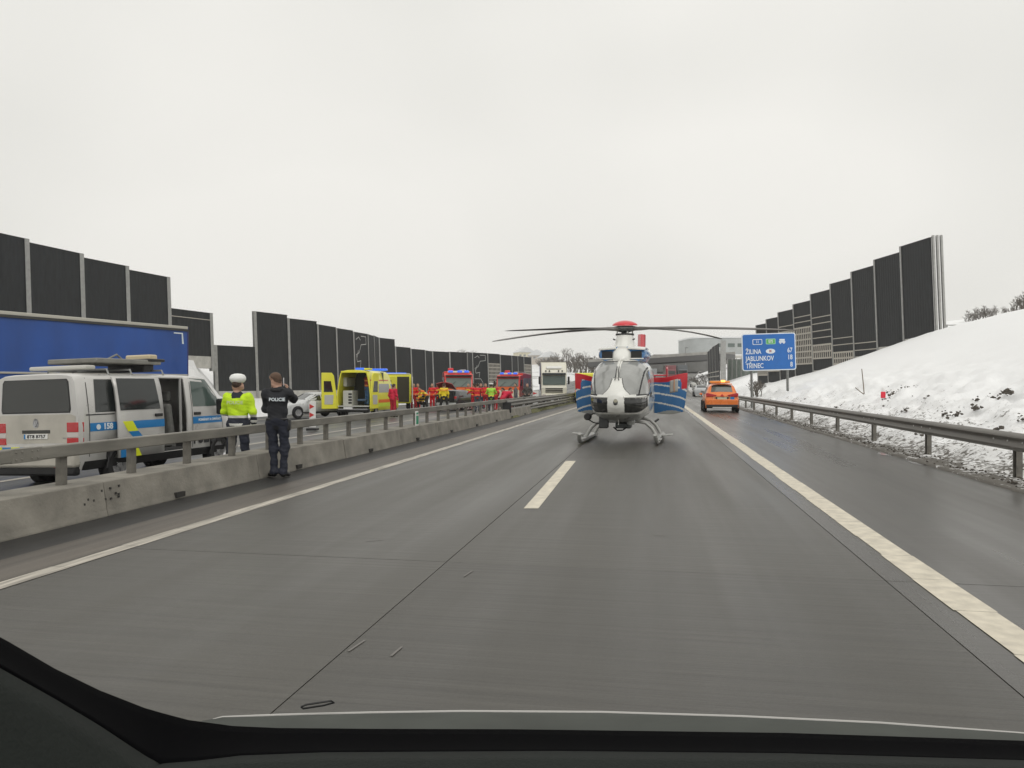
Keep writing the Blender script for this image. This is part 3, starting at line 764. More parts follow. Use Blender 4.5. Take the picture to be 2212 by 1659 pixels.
def classify(x, y, z):
    ax = abs(x)
    if y > .55:
        if z > 1.285:
            # nose cone between the windscreens
            nosew = np.interp(z, [1.28, 1.33, 1.42, 1.52, 1.62, 1.74, 1.79], [.43, .34, .24, .175, .145, .12, .0])
            topz = 2.225-.10*max(0, (ax-.45)/.3)**2
            if ax < nosew: return 'nose'
            if ax < .017: return 'nose'
            if ax < .034: return 'seal'
            if z < 1.315+.03*ax: return 'seal' if ax > .5 else 'nose'
            if z > topz or y < .80: return 'shell'
            pil = .64-.10*(1.9-z)/.6+.05*max(0, (z-1.9)/.3)
            if abs(ax-nosew) < .02 and z < 1.8: return 'seal'
            if z > topz-.022: return 'seal'
            if ax < pil-.0:
                # rounded upper corner
                if z > 2.08 and ax > pil-.16 and ((ax-(pil-.16))/.16)**2+((z-2.08)/.145)**2 > 1: return 'seal'
                return 'screen_l' if x > 0 else 'screen_r'
            if ax < pil+.035: return 'seal'
            if y > 1.02: return 'quarter_l' if x > 0 else 'quarter_r'
            return 'shell'
        if 0.86 < z < 1.235 and y > 1.2:
            lo = .875+.16*max(0, (ax-.45)/.3)**2
            if .235 < ax < .735 and z > lo and z < 1.22: return 'chin_l' if x > 0 else 'chin_r'
            if .215 < ax < .755 and z > lo-.02: return 'seal'
        if z < .82: return 'belly'
        return 'nose' if y > 2.0 else 'shell'
    if 1.35 < z < 2.08 and -.0 > y*0 and (-.42 < y < .50) and ax > .5: return 'door_l' if x > 0 else 'door_r'
    if 1.40 < z < 2.05 and (-1.45 < y < -.52) and ax > .5: return 'rearw_l' if x > 0 else 'rearw_r'
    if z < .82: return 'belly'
    if z > 2.12 and y < .5: return 'blue'
    return 'shell'
parts = {}
for i in range(len(rings)-1):
    for k in range(NA):
        q = [rings[i][k], rings[i][(k+1) % NA], rings[i+1][(k+1) % NA], rings[i+1][k]]
        c_ = (sum(p[0] for p in q)/4, sum(p[1] for p in q)/4, sum(p[2] for p in q)/4)
        parts.setdefault(classify(*c_), []).append((i, k))
def hpart(key, name, m, offs=0.0, label=None):
    if key not in parts: return None
    idx = {}; mb = MB()
    for (i, k) in parts[key]:
        f = []
        for (a, b_) in ((i, k), (i, (k+1) % NA), (i+1, (k+1) % NA), (i+1, k)):
            if (a, b_) not in idx:
                p = Vector(rings[a][b_])
                if offs:
                    c0 = Vector((0, p.y-.3, 1.35)); p = p+(p-c0).normalized()*offs
                idx[(a, b_)] = len(mb.v); mb.v.append(tuple(p))
            f.append(idx[(a, b_)])
        mb.f.append(tuple(f)[::-1]); mb.mi.append(0)
    return mb.build(name, m, he, smooth=180, label=label)
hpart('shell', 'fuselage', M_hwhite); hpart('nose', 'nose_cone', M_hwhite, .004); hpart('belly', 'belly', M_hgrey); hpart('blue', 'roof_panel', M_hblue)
hpart('seal', 'window_seal', M_seal, .002)
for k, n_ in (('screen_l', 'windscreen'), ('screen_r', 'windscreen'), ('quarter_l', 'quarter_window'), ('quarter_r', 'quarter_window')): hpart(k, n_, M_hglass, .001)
for k in ('chin_l', 'chin_r'): hpart(k, 'chin_window', M_hdark, -.004)
for k, n_ in (('door_l', 'door_window'), ('door_r', 'door_window'), ('rearw_l', 'cabin_window'), ('rearw_r', 'cabin_window')): hpart(k, n_, M_hdark, .002)
# white cross bar under the windscreens, seals along nose post, wipers
for s in (1, -1):
    pts_ = []
    for u in range(15):
        x = s*lerp(.2, .80, u/14)
        yb = 2.62
        # find surface y at this x, z = 1.26
        best = min((abs(abs(p[0])-abs(x))+abs(p[2]-1.26)*.6, p) for r_ in rings[:130] for p in r_[::2] if p[0]*s > 0 and abs(p[2]-1.26) < .06) if u % 2 == 0 else None
        if best: pts_.append((x, best[1][1]+.012, 1.262+.035*(u/14)**3))
    MB().tube(pts_, .028, 8).build('nose_bar', M_hwhite, he)
    MB().tube([(s*.05, 2.30, 1.70), (s*.03, 2.12, 1.93), (s*.026, 1.93, 2.06)], .012, 6).build('wiper', M_black, he)
MB().tube([(0, 2.21, 1.76), (0, 1.93, 2.0), (0, 1.6, 2.18), (0, 1.3, 2.27)], .017, 8).build('centre_post', M_hwhite, he)
# landing lamp in the nose
MB().lathe([(.001, .03), (.055, .028), (.062, .015), (.078, .01), (.08, -.04), (.001, -.05)], (0, 2.585, 1.18), 'y', 20).build('landing_lamp', mat('lamp_lens', (.45, .43, .33), .12, coat=.6), he)
MB().lathe([(.082, .022), (.095, .014), (.095, -.03), (.082, -.03)], (0, 2.585, 1.18), 'y', 20).build('lamp_bezel', M_steel, he)
# engine deck
def deck_ring(y, w, zt, zb, e=2.6, n=40):
    return [(math.copysign(abs(math.cos(2*math.pi*k/n))**(2/e), math.cos(2*math.pi*k/n))*w, y, (zt+zb)/2+math.copysign(abs(math.sin(2*math.pi*k/n))**(2/e), math.sin(2*math.pi*k/n))*(zt-zb)/2) for k in range(n)]
mb = MB(); mb.loft([deck_ring(*q) for q in ((.95, .60, 2.56, 2.2), (.85, .65, 2.63, 2.2), (.5, .70, 2.67, 2.2), (-.6, .70, 2.67, 2.2), (-1.4, .58, 2.55, 2.15), (-2.1, .40, 2.38, 2.1), (-2.8, .26, 2.2, 2.0))])
mb.build('engine_cowling', M_hblue, he, smooth=60)
for s in (1, -1):
    MB().box((s*.40, .955, 2.41), (.30, .05, .20)).build('air_intake', M_black, he, bevel=.04)
    mb = MB(); mb.tube([(s*.22, .985, 2.30), (s*.60, .955, 2.30)], .018, 6); mb.build('intake_lip', M_hwhite, he)
    mb = MB(); mb.loft([[(s*x, y, z) for x, z in ((.16, 2.56+dz), (.64, 2.53+dz), (.64, 2.575+dz), (.16, 2.62+dz))] for y, dz in ((1.02, 0), (.5, .06), (-.6, .06))]); mb.build('intake_brow', M_hwhite, he, bevel=.012)
    MB().lathe([(.12, 0), (.13, -.4), (.11, -.42), (.1, -.05), (.001, -.04)], (s*.38, -1.5, 2.52), 'y', 16).build('exhaust_pipe', M_hubm, he)
# white spine and mast fairing
mb = MB()
mb.loft([deck_ring(*q) for q in ((1.32, .06, 2.30, 2.22), (1.22, .20, 2.40, 2.15), (1.06, .245, 2.53, 2.15), (.85, .27, 2.64, 2.2), (.3, .30, 2.70, 2.2), (-1.0, .30, 2.70, 2.2), (-1.6, .2, 2.58, 2.2))]); mb.build('cowling_spine', M_hwhite, he, smooth=60)
def oval(z, rx, y0, ry, n=32): return [(rx*math.cos(2*math.pi*k/n), y0+ry*math.sin(2*math.pi*k/n), z) for k in range(n)]
mb = MB(); mb.loft([oval(*q) for q in ((2.5, .38, .05, .80), (2.62, .345, .05, .72), (2.72, .30, .02, .60), (2.85, .265, 0, .48), (2.97, .245, 0, .36), (3.0, .235, 0, .33))]); mb.build('mast_fairing', M_hwhite, he, smooth=60)
for s in (1, -1): MB().tube([(s*.25, .28, 2.86), (s*.30, .34, 2.88)], .02, 6).build('fairing_latch', M_black, he)
# rotor mast, swash plate, pitch links
MB().cyl((0, 0, 2.95), (0, .02, 3.16), .11, .10, 20).build('rotor_mast', M_hubm, he)
MB().lathe([(.15, 3.0), (.26, 3.0), (.27, 3.025), (.26, 3.05), (.15, 3.05)], (0, .01, 0), 'z', 28).build('swash_plate', M_black, he)
for k in range(4):
    a = R(20+90*k); MB().cyl((.24*math.cos(a), .24*math.sin(a), 3.03), (.22*math.cos(a+.1), .22*math.sin(a+.1), 3.15), .018, n=8).build('pitch_link', M_hwhite, he)
tilt = R(4.5)
def RP(p):  # rotor plane tilted forward about the hub
    y, z = p[1], p[2]; return (p[0], y*math.cos(tilt)+z*math.sin(tilt), 3.19-y*math.sin(tilt)+z*math.cos(tilt))
def lath_t(prof, n=28): return [[RP((r*math.cos(2*math.pi*k/n), r*math.sin(2*math.pi*k/n), h)) for k in range(n)] for r, h in prof]
mb = MB(); mb.loft(lath_t([(.12, -.10), (.30, -.05), (.37, .02), (.36, .06), (.20, .09)])); mb.build('rotor_hub', M_hubm, he, smooth=50)
mb = MB(); mb.loft(lath_t([(.36, .095), (.365, .115), (.32, .16), (.24, .20), (.13, .232), (.04, .242), (.002, .243)])); mb.build('rotor_cap', M_hred, he, smooth=60)
# blades: world directions from the photo, turned into the helicopter's frame
for wa, droop in ((R(180+53.5), .26), (R(-34.5), .12), (R(53.5), .46), (R(143.5), .06)):
    a = wa-HEAD; ca, sa = math.cos(a), math.sin(a)
    mb = MB(); rings_ = []
    for r, ch, th, tw in ((.12, .10, .07, 0), (.30, .11, .085, 0), (.55, .13, .085, 0), (.85, .12, .06, 6), (1.15, .17, .05, 13), (1.5, .27, .042, 12), (2.4, .30, .038, 10), (3.3, .30, .036, 7), (4.2, .295, .032, 5), (4.8, .25, .028, 3), (5.06, .15, .014, 0), (5.1, .08, .01, 0)):
        h = -.01+.05*math.sin(min(1, r/2.2)*math.pi/2)-droop*(r/5.1)**2
        rg = []
        for k in range(14):
            b_ = 2*math.pi*k/14; cx_ = ch/2*math.cos(b_); cz_ = th/2*math.sin(b_)*(1.25-.5*math.cos(b_))
            tw_ = R(tw); lx = cx_*math.cos(tw_)-cz_*math.sin(tw_); lz = cx_*math.sin(tw_)+cz_*math.cos(tw_)
            rg.append(RP((r*ca-lx*sa, r*sa+lx*ca, h+lz)))
        rings_.append(rg)
    mb.loft(rings_).build('rotor_blade', M_blade, he, smooth=60)
# tail boom, fin, tail rotor shroud, stabiliser
mb = MB(); mb.loft([[(r*math.cos(2*math.pi*k/20), y, z+r*1.05*math.sin(2*math.pi*k/20)) for k in range(20)] for y, r, z in ((-2.4, .36, 1.88), (-3.2, .29, 1.92), (-4.5, .23, 1.95), (-6.1, .18, 1.98))]); mb.build('tail_boom', M_hblue, he, smooth=60)
mb = MB(); mb.loft([[(.13*w, y0+l, z) for w, l in ((0, .0), (1, -.25), (1, -.7), (.3, -1.05), (-.3, -1.05), (-1, -.7), (-1, -.25))] for z, y0 in ((1.25, -6.0), (1.9, -5.9), (2.5, -6.1), (3.1, -6.35), (3.45, -6.5))]); mb.build('tail_fin', M_hred, he, smooth=50)
mb = MB(); mb.lathe([(.52, -.15), (.66, -.16), (.70, 0), (.66, .16), (.52, .15)], (0, -6.45, 1.72), 'x', 32); mb.build('tail_rotor_shroud', M_hred, he)
for k in range(10):
    a = 2*math.pi*k/10; MB().box((0, -6.45+.27*math.cos(a), 1.72+.27*math.sin(a)), (.03, .5, .07), rx=a).build('tail_rotor_blade', M_hubm, he)
mb = MB(); mb.box((0, -5.2, 1.90), (2.0, .42, .05)); mb.build('stabiliser', M_hred, he, bevel=.02)
for s in (1, -1): MB().prism([(-4.9, 2.14), (-5.25, 2.2), (-5.6, 2.16), (-5.55, 1.62), (-5.3, 1.58), (-5.05, 1.7)], s*1.0-.02, s*1.0+.02, 'yz').build('end_plate', M_hred, he, bevel=.01)
# open clamshell doors
def rear_door(s, ang):
    hinge = Vector((s*.72, -1.62, 0))
    d = Vector((math.cos(ang)*s, math.sin(ang), 0)); nrm = Vector((-d.y*s, d.x*s, 0))*(1)
    if nrm.y < 0: nrm = -nrm
    mb = MB(); n, m = 44, 60
    def low(u): return .70+.30*u**3.2 if False else lerp(.70, .66, u)+ (.0 if u > .15 else 0)
    def fn(u, v):
        top = lerp(1.80, 1.93, sst(.3, 1, u)); bot = .72+.05*u - .06*math.sin(u*math.pi)
        wid = 1.06
        z = lerp(bot, top, v); uu = u*wid*(1-.13*(1-v)**2*(u**2))
        bul = .20*math.sin(u*math.pi*.62)*(.55+.45*math.sin(v*math.pi*.7))
        p = hinge+d*uu+nrm*(bul-.30*u**3*(1-v)*.3); return (p.x, p.y, z)
    mb.grid(fn, n, m)
    mi = []
    for i in range(n):
        for j in range(m):
            u = (i+.5)/n; v = (j+.5)/m
            curve = .26*u**2.2
            vv_ = v+curve
            if v > .86-.22*(u > .82)*1.0 and v > .78: c_ = 2 if (u > .45 or v > .9) else 2
            elif u > .80 and v > .60+.0: c_ = 2 if u > .84 else 0
            else:
                c_ = 0
                for k_ in (.30, .56, .80, 1.01):
                    if abs(vv_-k_) < .022: c_ = 1
            if u < .03: c_ = 1
            if v < .10 and abs(u-.5) < .42 and v < .10*math.sin((u-.08)/.84*math.pi): c_ = 3
            mi.append(c_)
    mb.mi = mi
    dr = mb.build('rear_door', [M_hblue, M_hwhite, M_hred, M_hgrey], he, smooth=180, thick=.035)
    # window plate with a pull strap
    pm = MB(); pm.grid(lambda u, v: tuple(Vector(fn(.50+.24*u, .56+.33*v))+nrm*.006), 6, 6); pm.build('door_pocket', mat('door_pocket_grey', (.45, .45, .43), .5), dr, smooth=180, thick=.004)
    pm = MB(); pm.tube([tuple(Vector(fn(.63, .90))+nrm*.02), tuple(Vector(fn(.63, .7))+nrm*.025), tuple(Vector(fn(.635, .58))+nrm*.02)], .012, 6); pm.build('pull_strap', mat('orange_strap', (.65, .25, .06), .6), dr)
    for zz in (.95, 1.55): MB().cyl((hinge.x, hinge.y+.02, zz), (hinge.x, hinge.y+.02, zz+.14), .03, n=8).build('hinge', M_steel, dr)
    return dr
rear_door(-1, R(8)); rear_door(1, R(24))
# door handles, mirror-like step, aerials
for s in (1, -1): bx('door_handle', (s*.805, .15, 1.22), (.03, .16, .03), M_black, he, .008)
# skids
for s in (1, -1):
    MB().tube([(s*.98, 2.28, .30), (s*1.0, 2.2, .17), (s*1.01, 2.05, .09), (s*1.01, 1.8, .065), (s*1.01, -1.4, .065), (s*1.01, -1.5, .10)], .055, 10).build('skid', M_skid, he)
    MB().box((s*1.01, .35, .125), (.20, 2.6, .02)).build('foot_board', M_skid, he, bevel=.006)
    MB().box((s*1.23, .9, .21), (.30, .34, .03), ry=R(-6*s)).build('boarding_step', M_skid, he, bevel=.01)
    MB().tube([(s*1.02, .9, .1), (s*1.14, .9, .19)], .02, 6).build('step_arm', M_skid, he)
for y in (1.05, -.85):
    MB().tube([(-1.0, y, .09), (-.93, y, .22), (-.82, y, .40), (-.66, y, .535), (-.45, y, .575), (.45, y, .575), (.66, y, .535), (.82, y, .40), (.93, y, .22), (1.0, y, .09)], .045, 10).build('cross_tube', M_skid, he)
# equipment on the chin: searchlight on an arm, camera ball housing, wire cutter, aerials
bx('camera_housing', (.40, 1.75, .62), (.24, .26, .40), mat('dark_grey_housing', (.05, .052, .052), .5), he, .03)
MB().tube([(.45, 1.7, .80), (.70, 1.65, .80), (.80, 1.6, .75)], .02, 6).build('searchlight_arm', M_black, he)
MB().tube([(.45, 1.6, .50), (.70, 1.6, .56), (.84, 1.6, .64)], .018, 6).build('searchlight_arm', M_black, he)
MB().lathe([(.001, .09), (.075, .09), (.095, .07), (.10, -.12), (.06, -.15), (.001, -.155)], (.84, 1.72, .72), 'y', 16).build('searchlight', M_black, he)
MB().tube([(-.02, 2.05, .92), (-.02, 2.02, .78), (-.01, 1.98, .52)], .011, 6).build('wire_cutter', M_hwhite, he)
MB().tube([(.30, 1.95, .70), (.0, 2.03, .66), (-.35, 1.95, .70)], .009, 6).build('cable', M_hwhite, he)
MB().lathe([(.001, .10), (.09, .09), (.12, 0), (.09, -.09), (.001, -.10)], (-.30, 1.55, .60), 'z', 16).build('belly_sensor', M_hgrey, he)
bx('cargo_hook', (-.05, .9, .46), (.42, .5, .16), M_hubm, he, .03)
MB().tube([(-.16, 1.2, .42), (-.05, 1.2, .34), (.10, 1.2, .33), (.2, 1.2, .42)], .022, 6).build('hook_frame', M_black, he)
MB().tube([(-.88, .55, .55), (-.98, .5, .62)], .03, 6).build('belly_aerial', M_black, he)
MB().tube([(.25, -1.0, .55), (.25, -1.15, .32)], .018, 6).build('belly_aerial', M_black, he)
# ================================================================ VEHICLES (local: front +Y, ground z = 0)
class Shell:
    """body skin from stations (y, [(half width, z), ...]); levels run from the sill to the roof"""
    def __init__(s, st): s.st = sorted(st, key=lambda q: q[0])
    def prof(s, y):
        st = s.st
        if y <= st[0][0]: return st[0][1]
        if y >= st[-1][0]: return st[-1][1]
        for a, b_ in zip(st[:-1], st[1:]):
            if a[0] <= y <= b_[0]:
                t_ = (y-a[0])/(b_[0]-a[0]); return [(lerp(p[0], q[0], t_), lerp(p[1], q[1], t_)) for p, q in zip(a[1], b_[1])]
    def hw(s, y, z):
        p = s.prof(y)
        for a, b_ in zip(p[:-1], p[1:]):
            if a[1] <= z <= b_[1]: return lerp(a[0], b_[0], (z-a[1])/max(1e-6, b_[1]-a[1]))
        return p[0][0] if z < p[0][1] else p[-1][0]
    def tz(s, y, x):
        p = s.prof(y); x = abs(x)
        for a, b_ in zip(p[::-1][:-1], p[::-1][1:]):
            if a[0] <= x <= b_[0]: return lerp(a[1], b_[1], (x-a[0])/max(1e-6, b_[0]-a[0]))
        return p[-1][1] if x < p[-1][0] else p[0][1]
    def skin(s, holes=(), front=True, rear=True, rear_rows=None):
        mb = MB(); st = s.st; n = len(st[0][1]); V = {}
        def vid(i, j, sd):
            if (i, j, sd) not in V: V[(i, j, sd)] = len(mb.v); x, z = st[i][1][j]; mb.v.append((x*sd, st[i][0], z))
            return V[(i, j, sd)]
        for i in range(len(st)-1):
            for j in range(n-1):
                for sd in (1, -1):
                    if any(a <= i < b_ and c_ <= j < d_ and (e == sd or e == 0) for a, b_, c_, d_, e in holes): continue
                    f = [vid(i, j, sd), vid(i+1, j, sd), vid(i+1, j+1, sd), vid(i, j+1, sd)]
                    mb.f.append(tuple(f if sd == 1 else f[::-1])); mb.mi.append(0)
            mb.f.append((vid(i, n-1, 1), vid(i+1, n-1, 1), vid(i+1, n-1, -1), vid(i, n-1, -1))); mb.mi.append(0)
            mb.f.append((vid(i, 0, -1), vid(i+1, 0, -1), vid(i+1, 0, 1), vid(i, 0, 1))); mb.mi.append(0)
        for i, on in ((0, rear), (len(st)-1, front)):
            if not on: continue
            for j in range(n-1):
                f = [vid(i, j, -1), vid(i, j, 1), vid(i, j+1, 1), vid(i, j+1, -1)]
                mb.f.append(tuple(f if i == 0 else f[::-1])); mb.mi.append(0)
        return mb
    def patch(s, c4, sd, off=.004, n=6, m=5):
        """c4: four (y, z) corners, bottom-rear, bottom-front, top-front, top-rear"""
        mb = MB()
        def fn(u, v):
            a = Vector(c4[0]).lerp(Vector(c4[1]), u); b_ = Vector(c4[3]).lerp(Vector(c4[2]), u); p = a.lerp(b_, v)
            return (sd*(s.hw(p.x, p.y)+off), p.x, p.y)
        mb.grid(fn, n, m)
        if sd < 0: mb.f = [f[::-1] for f in mb.f]
        return mb
    def top(s, c4, off=.004, n=8, m=6):
        """c4: four (x, y) corners"""
        mb = MB()
        def fn(u, v):
            a = Vector(c4[0]).lerp(Vector(c4[1]), u); b_ = Vector(c4[3]).lerp(Vector(c4[2]), u); p = a.lerp(b_, v)
            return (p.x, p.y, s.tz(p.y, p.x)+off)
        return mb.grid(fn, n, m)
WHEELS = {}
def wheel(par, x, y, r, w, sd, rim=M_rim):
    key = (round(r, 3), round(w, 3), sd, rim.name)
    if key not in WHEELS:
        ty = MB(); ty.lathe([(r*.62, -w/2), (r*.93, -w/2), (r, -w*.36), (r, w*.36), (r*.93, w/2), (r*.62, w/2), (r*.6, 0)], (0, 0, 0), 'x', 28, caps=False)
        rm = MB(); rm.lathe([(.001, sd*w*.36), (r*.16, sd*w*.36), (r*.2, sd*w*.26), (r*.54, sd*w*.30), (r*.61, sd*w*.46), (r*.64, sd*w*.46), (r*.64, sd*w*.2), (.001, sd*w*.15)], (0, 0, 0), 'x', 28)
        for k in range(5):
            a = 2*math.pi*k/5; rm.box((sd*w*.33, r*.38*math.cos(a), r*.38*math.sin(a)), (w*.1, r*.36, r*.12), rx=a)
        WHEELS[key] = (ty.build('tyre', M_rubber, par, smooth=40), rm.build('rim', rim, par, smooth=40)); t_, m_ = WHEELS[key]
        for q in (t_, m_): q.parent = None
        dt, dm = t_.data, m_.data; bpy.data.objects.remove(t_); bpy.data.objects.remove(m_); WHEELS[key] = (dt, dm)
    dt, dm = WHEELS[key]
    a = bpy.data.objects.new('wheel', dt); COL.objects.link(a); a.parent = par; a.location = (x, y, r)
    b_ = bpy.data.objects.new('rim', dm); COL.objects.link(b_); b_.parent = a
    return a
def station(y, top, w=1.0, base=None, low=None):
    """scale a base level list to a given roof height and width"""
    zb = base[0][1]; zt = base[-1][1]; k = (top-zb)/(zt-zb)
    return (y, [(x*w, zb+(z-zb)*k) for x, z in base])
def rect_on_rear(name, x0, x1, z0, z1, y, m, par, th=.012, bevel=.004, out=-1):
    return bx(name, ((x0+x1)/2, y+out*th/2, (z0+z1)/2), (x1-x0, th, z1-z0), m, par, bevel)

# ---------------------------------------------------------------- police van
M_vsilver = mat('silver_van_paint', (.56, .55, .53), .32, .2, noise=.08, nscale=2, coat=.3)
M_vrear = mat('grimy_van_tailgate', (.47, .445, .39), .45, .1, noise=.15, nscale=2)
M_pblue = mat('police_blue_film', (.012, .19, .48), .35)
M_pyel = mat('police_yellow_film', (.72, .78, .02), .4)
pr0 = W(175, CY, 13.6); van_rz = YAW-R(14.8)
ca, sa = math.cos(van_rz), math.sin(van_rz)
lc = Vector((-.95, 2.45))                      # rear right corner -> centre
vz = -.33
van = thing('police_van', 'silver police van with open sliding door and blue yellow markings behind the barrier', 'van', (pr0.x+ca*lc.x-sa*lc.y, pr0.y+sa*lc.x+ca*lc.y, vz), van_rz); van.rotation_euler = (0, R(-1.6), van_rz); van.scale = (1, 1, 1.075)
VB = [(.88, .30), (.93, .40), (.95, .66), (.955, .95), (.945, 1.13), (.875, 1.68), (.83, 1.83), (.72, 1.92), (.5, 1.96), (.2, 1.97)]
VS = [station(-2.45, 1.90, .975, VB), station(-2.41, 1.945, .99, VB), station(-2.25, 1.965, 1, VB), station(-1.83, 1.97, 1, VB), station(-1.10, 1.97, 1, VB), station(-.62, 1.97, 1, VB), station(.44, 1.97, 1, VB), station(.54, 1.965, 1, VB),
      station(.95, 1.94, 1, VB), station(1.18, 1.84, 1, VB), station(1.45, 1.60, 1, VB), station(1.78, 1.27, .99, VB), station(1.92, 1.18, .98, VB), station(2.2, 1.06, .95, VB), station(2.38, .93, .88, VB), station(2.45, .78, .78, VB)]
sv = Shell(VS)
body = sv.skin(holes=[(3, 4, 0, 2, 0), (9, 12, 0, 2, 0), (5, 6, 1, 6, 1), (5, 6, 4, 5, -1), (4, 5, 4, 5, 0), (7, 10, 4, 5, -1)]).build('body', M_vsilver, van, smooth=32, thick=.05)
# interior seen through the opening
M_seat = mat('grey_seat_cloth', (.16, .16, .15), .9, noise=.2, nscale=12)
bx('floor', (0, -.2, .42), (1.7, 3.9, .04), mat('van_floor', (.05, .05, .05), .8), van, 0)
for x in (.42, -.42):
    bx('seat', (x, .30, .80), (.52, .16, .85), M_seat, van, .06, rx=R(10)); bx('headrest', (x, .38, 1.36), (.28, .1, .2), M_seat, van, .04)
    bx('seat_cushion', (x, .06, .52), (.52, .5, .14), M_seat, van, .04)
for x in (-.5, .3): bx('rear_seat', (x, -1.45, .85), (.6, .16, .95), M_seat, van, .06, rx=R(-8))
MB().cyl((.80, .40, .5), (.80, .40, 1.75), .03, n=8).build('door_pillar_trim', mat('light_trim', (.35, .35, .34), .6), van)
sv.patch([(-.6, 1.14), (.43, 1.14), (.43, 1.67), (-.6, 1.67)], -1, -.012).build('side_window', mat('tinted_clear_glass', (.5, .6, .62), .05, alpha=.25), van, smooth=180)
sv.patch([(-1.82, 1.14), (-1.11, 1.14), (-1.11, 1.67), (-1.82, 1.67)], -1, -.012).build('side_window', M_glass, van, smooth=180)
sv.patch([(-2.08, 1.13), (-.95, 1.13), (-.95, 1.67), (-2.04, 1.67)], 1, .004).build('side_window', M_glass, van, smooth=180)
sv.patch([(.62, 1.15), (1.70, 1.15), (1.16, 1.70), (.62, 1.76)], 1, .004).build('front_window', M_glassg, van, smooth=180)
sv.top([(-.74, 1.74), (.74, 1.74), (.68, 1.0), (-.68, 1.0)], .006).build('windscreen', M_glassg, van, smooth=180)
# front door seam, sill, handle
for yy in (.58, 1.62):
    sv.patch([(yy, .42), (yy+.014, .42), (yy+.014, 1.78 if yy < 1 else 1.15), (yy, 1.78 if yy < 1 else 1.15)], 1, .005, 2, 8).build('door_seam', M_seal, van, smooth=0)
sv.patch([(-2.3, 1.10), (-1.62, 1.10), (-1.62, 1.112), (-2.3, 1.112)], 1, .005, 6, 1).build('body_seam', M_seal, van, smooth=0)
sv.patch([(-2.24, .45), (-2.225, .45), (-2.225, 1.72), (-2.24, 1.72)], 1, .005, 1, 8).build('body_seam', M_seal, van, smooth=0)
bx('door_handle', (sv.hw(.78, 1.06)+.015, .74, 1.06), (.04, .2, .035), M_black, van, .01)
sv.patch([(-2.44, .30), (2.2, .30), (2.2, .40), (-2.44, .40)], 1, .006, 20, 1).build('sill', M_black, van, smooth=0)
# film: blue band, yellow chevrons, lettering
sv.patch([(-2.22, .86), (-1.58, .86), (-1.58, 1.02), (-2.22, 1.02)], 1, .005).build('blue_band', M_pblue, van, smooth=180)
sv.patch([(.60, .86), (1.62, .86), (1.62, 1.02), (.60, 1.02)], 1, .005).build('blue_band', M_pblue, van, smooth=180)
xs_ = sv.hw(-1.9, .94)
text('lettering', '158', .155, M_swhite, van, frame((xs_+.009, -1.80, .94), (0, 1, 0), (0, 0, 1)), bold=.006)
ph = MB(); ph.lathe([(.036, .002), (.052, .002), (.052, .004), (.036, .004)], (xs_+.006, -2.03, .94), 'x', 16); ph.build('phone_symbol', M_swhite, van, smooth=0)
xs_ = sv.hw(1.1, .55)
text('lettering', 'POLICIE', .24, mat('dark_film', (.02, .02, .022), .5), van, frame((xs_+.010, 1.06, .545), (0, 1, 0), (0, 0, 1)), bold=.010, sx=1.06)
text('lettering', 'POMÁHAT A CHRÁNIT', .075, M_swhite, van, frame((sv.hw(1.1, .94)+.010, 1.16, .94), (0, 1, 0), (0, 0, 1)), bold=.003)
# sliding door, pushed back
def dpatch(c4, off): return sv.patch(c4, 1, .115+off)
dr = dpatch([(-1.64, .40), (-.42, .40), (-.44, 1.82), (-1.66, 1.82)], 0); dr = dr.build('sliding_door', M_vsilver, van, smooth=180, thick=.05)
dpatch([(-1.60, 1.14), (-.52, 1.14), (-.60, 1.70), (-1.62, 1.70)], .004).build('door_window', M_glass, dr, smooth=180)
dpatch([(-1.20, .86), (-.43, .86), (-.43, 1.02), (-1.30, 1.02)], .004).build('blue_band', M_pblue, dr, smooth=180)
dpatch([(-1.42, .80), (-1.16, .80), (-1.30, 1.02), (-1.56, 1.02)], .005).build('yellow_chevron', M_pyel, dr, smooth=180)
dpatch([(-1.30, .66), (-1.04, .66), (-1.16, .80), (-1.42, .80)], .005).build('blue_chevron', M_pblue, dr, smooth=180)
dpatch([(-1.36, .40), (-1.06, .40), (-1.30, .66), (-1.58, .66)], .005).build('yellow_chevron', M_pyel, dr, smooth=180)
dpatch([(-1.60, .40), (-1.38, .40), (-1.58, .62), (-1.62, .62)], .005).build('blue_chevron', M_pblue, dr, smooth=180)
bx('door_handle', (sv.hw(-.6, 1.07)+.135, -.60, 1.07), (.035, .2, .035), M_black, dr, .01)
# rear end
yr = -2.45
gl = MB()
gp_ = [(-.73, 1.15), (.73, 1.15), (.75, 1.2), (.71, 1.62), (.67, 1.67), (-.67, 1.67), (-.71, 1.62), (-.75, 1.2)]
gl.prism(gp_, yr-.006, yr+.004, 'xz'); gl.build('rear_window', mat('reflective_rear_glass', (.028, .03, .027), .09, coat=.3), van, smooth=0)
MB().prism([(a*1.03, 1.41+(b_-1.41)*1.06) for a, b_ in gp_], yr-.003, yr+.004, 'xz').build('window_seal', M_seal, van, smooth=0)
tg = MB(); tg.prism([(-.86, .62), (.86, .62), (.87, 1.10), (.76, 1.12), (-.76, 1.12), (-.87, 1.10)], yr-.004, yr+.004, 'xz'); tg.build('tailgate', M_vrear, van, smooth=0)
for s in (1, -1):
    for (z0, z1, m_) in ((.60, .74, M_red), (.74, .86, mat('clear_lens', (.55, .5, .48), .2, coat=.5)), (.86, 1.04, M_red)):
        mb = MB(); xw = sv.hw(-2.42, (z0+z1)/2)
        mb.prism([(s*(xw-.26), yr-.014), (s*(xw-.02), yr-.012), (s*(xw+.012), yr+.10), (s*(xw-.02), yr+.1), (s*(xw-.26), yr+.05)][::s], z0+.004, z1-.004, 'xy'); mb.build('tail_lamp', m_, van, bevel=.006)
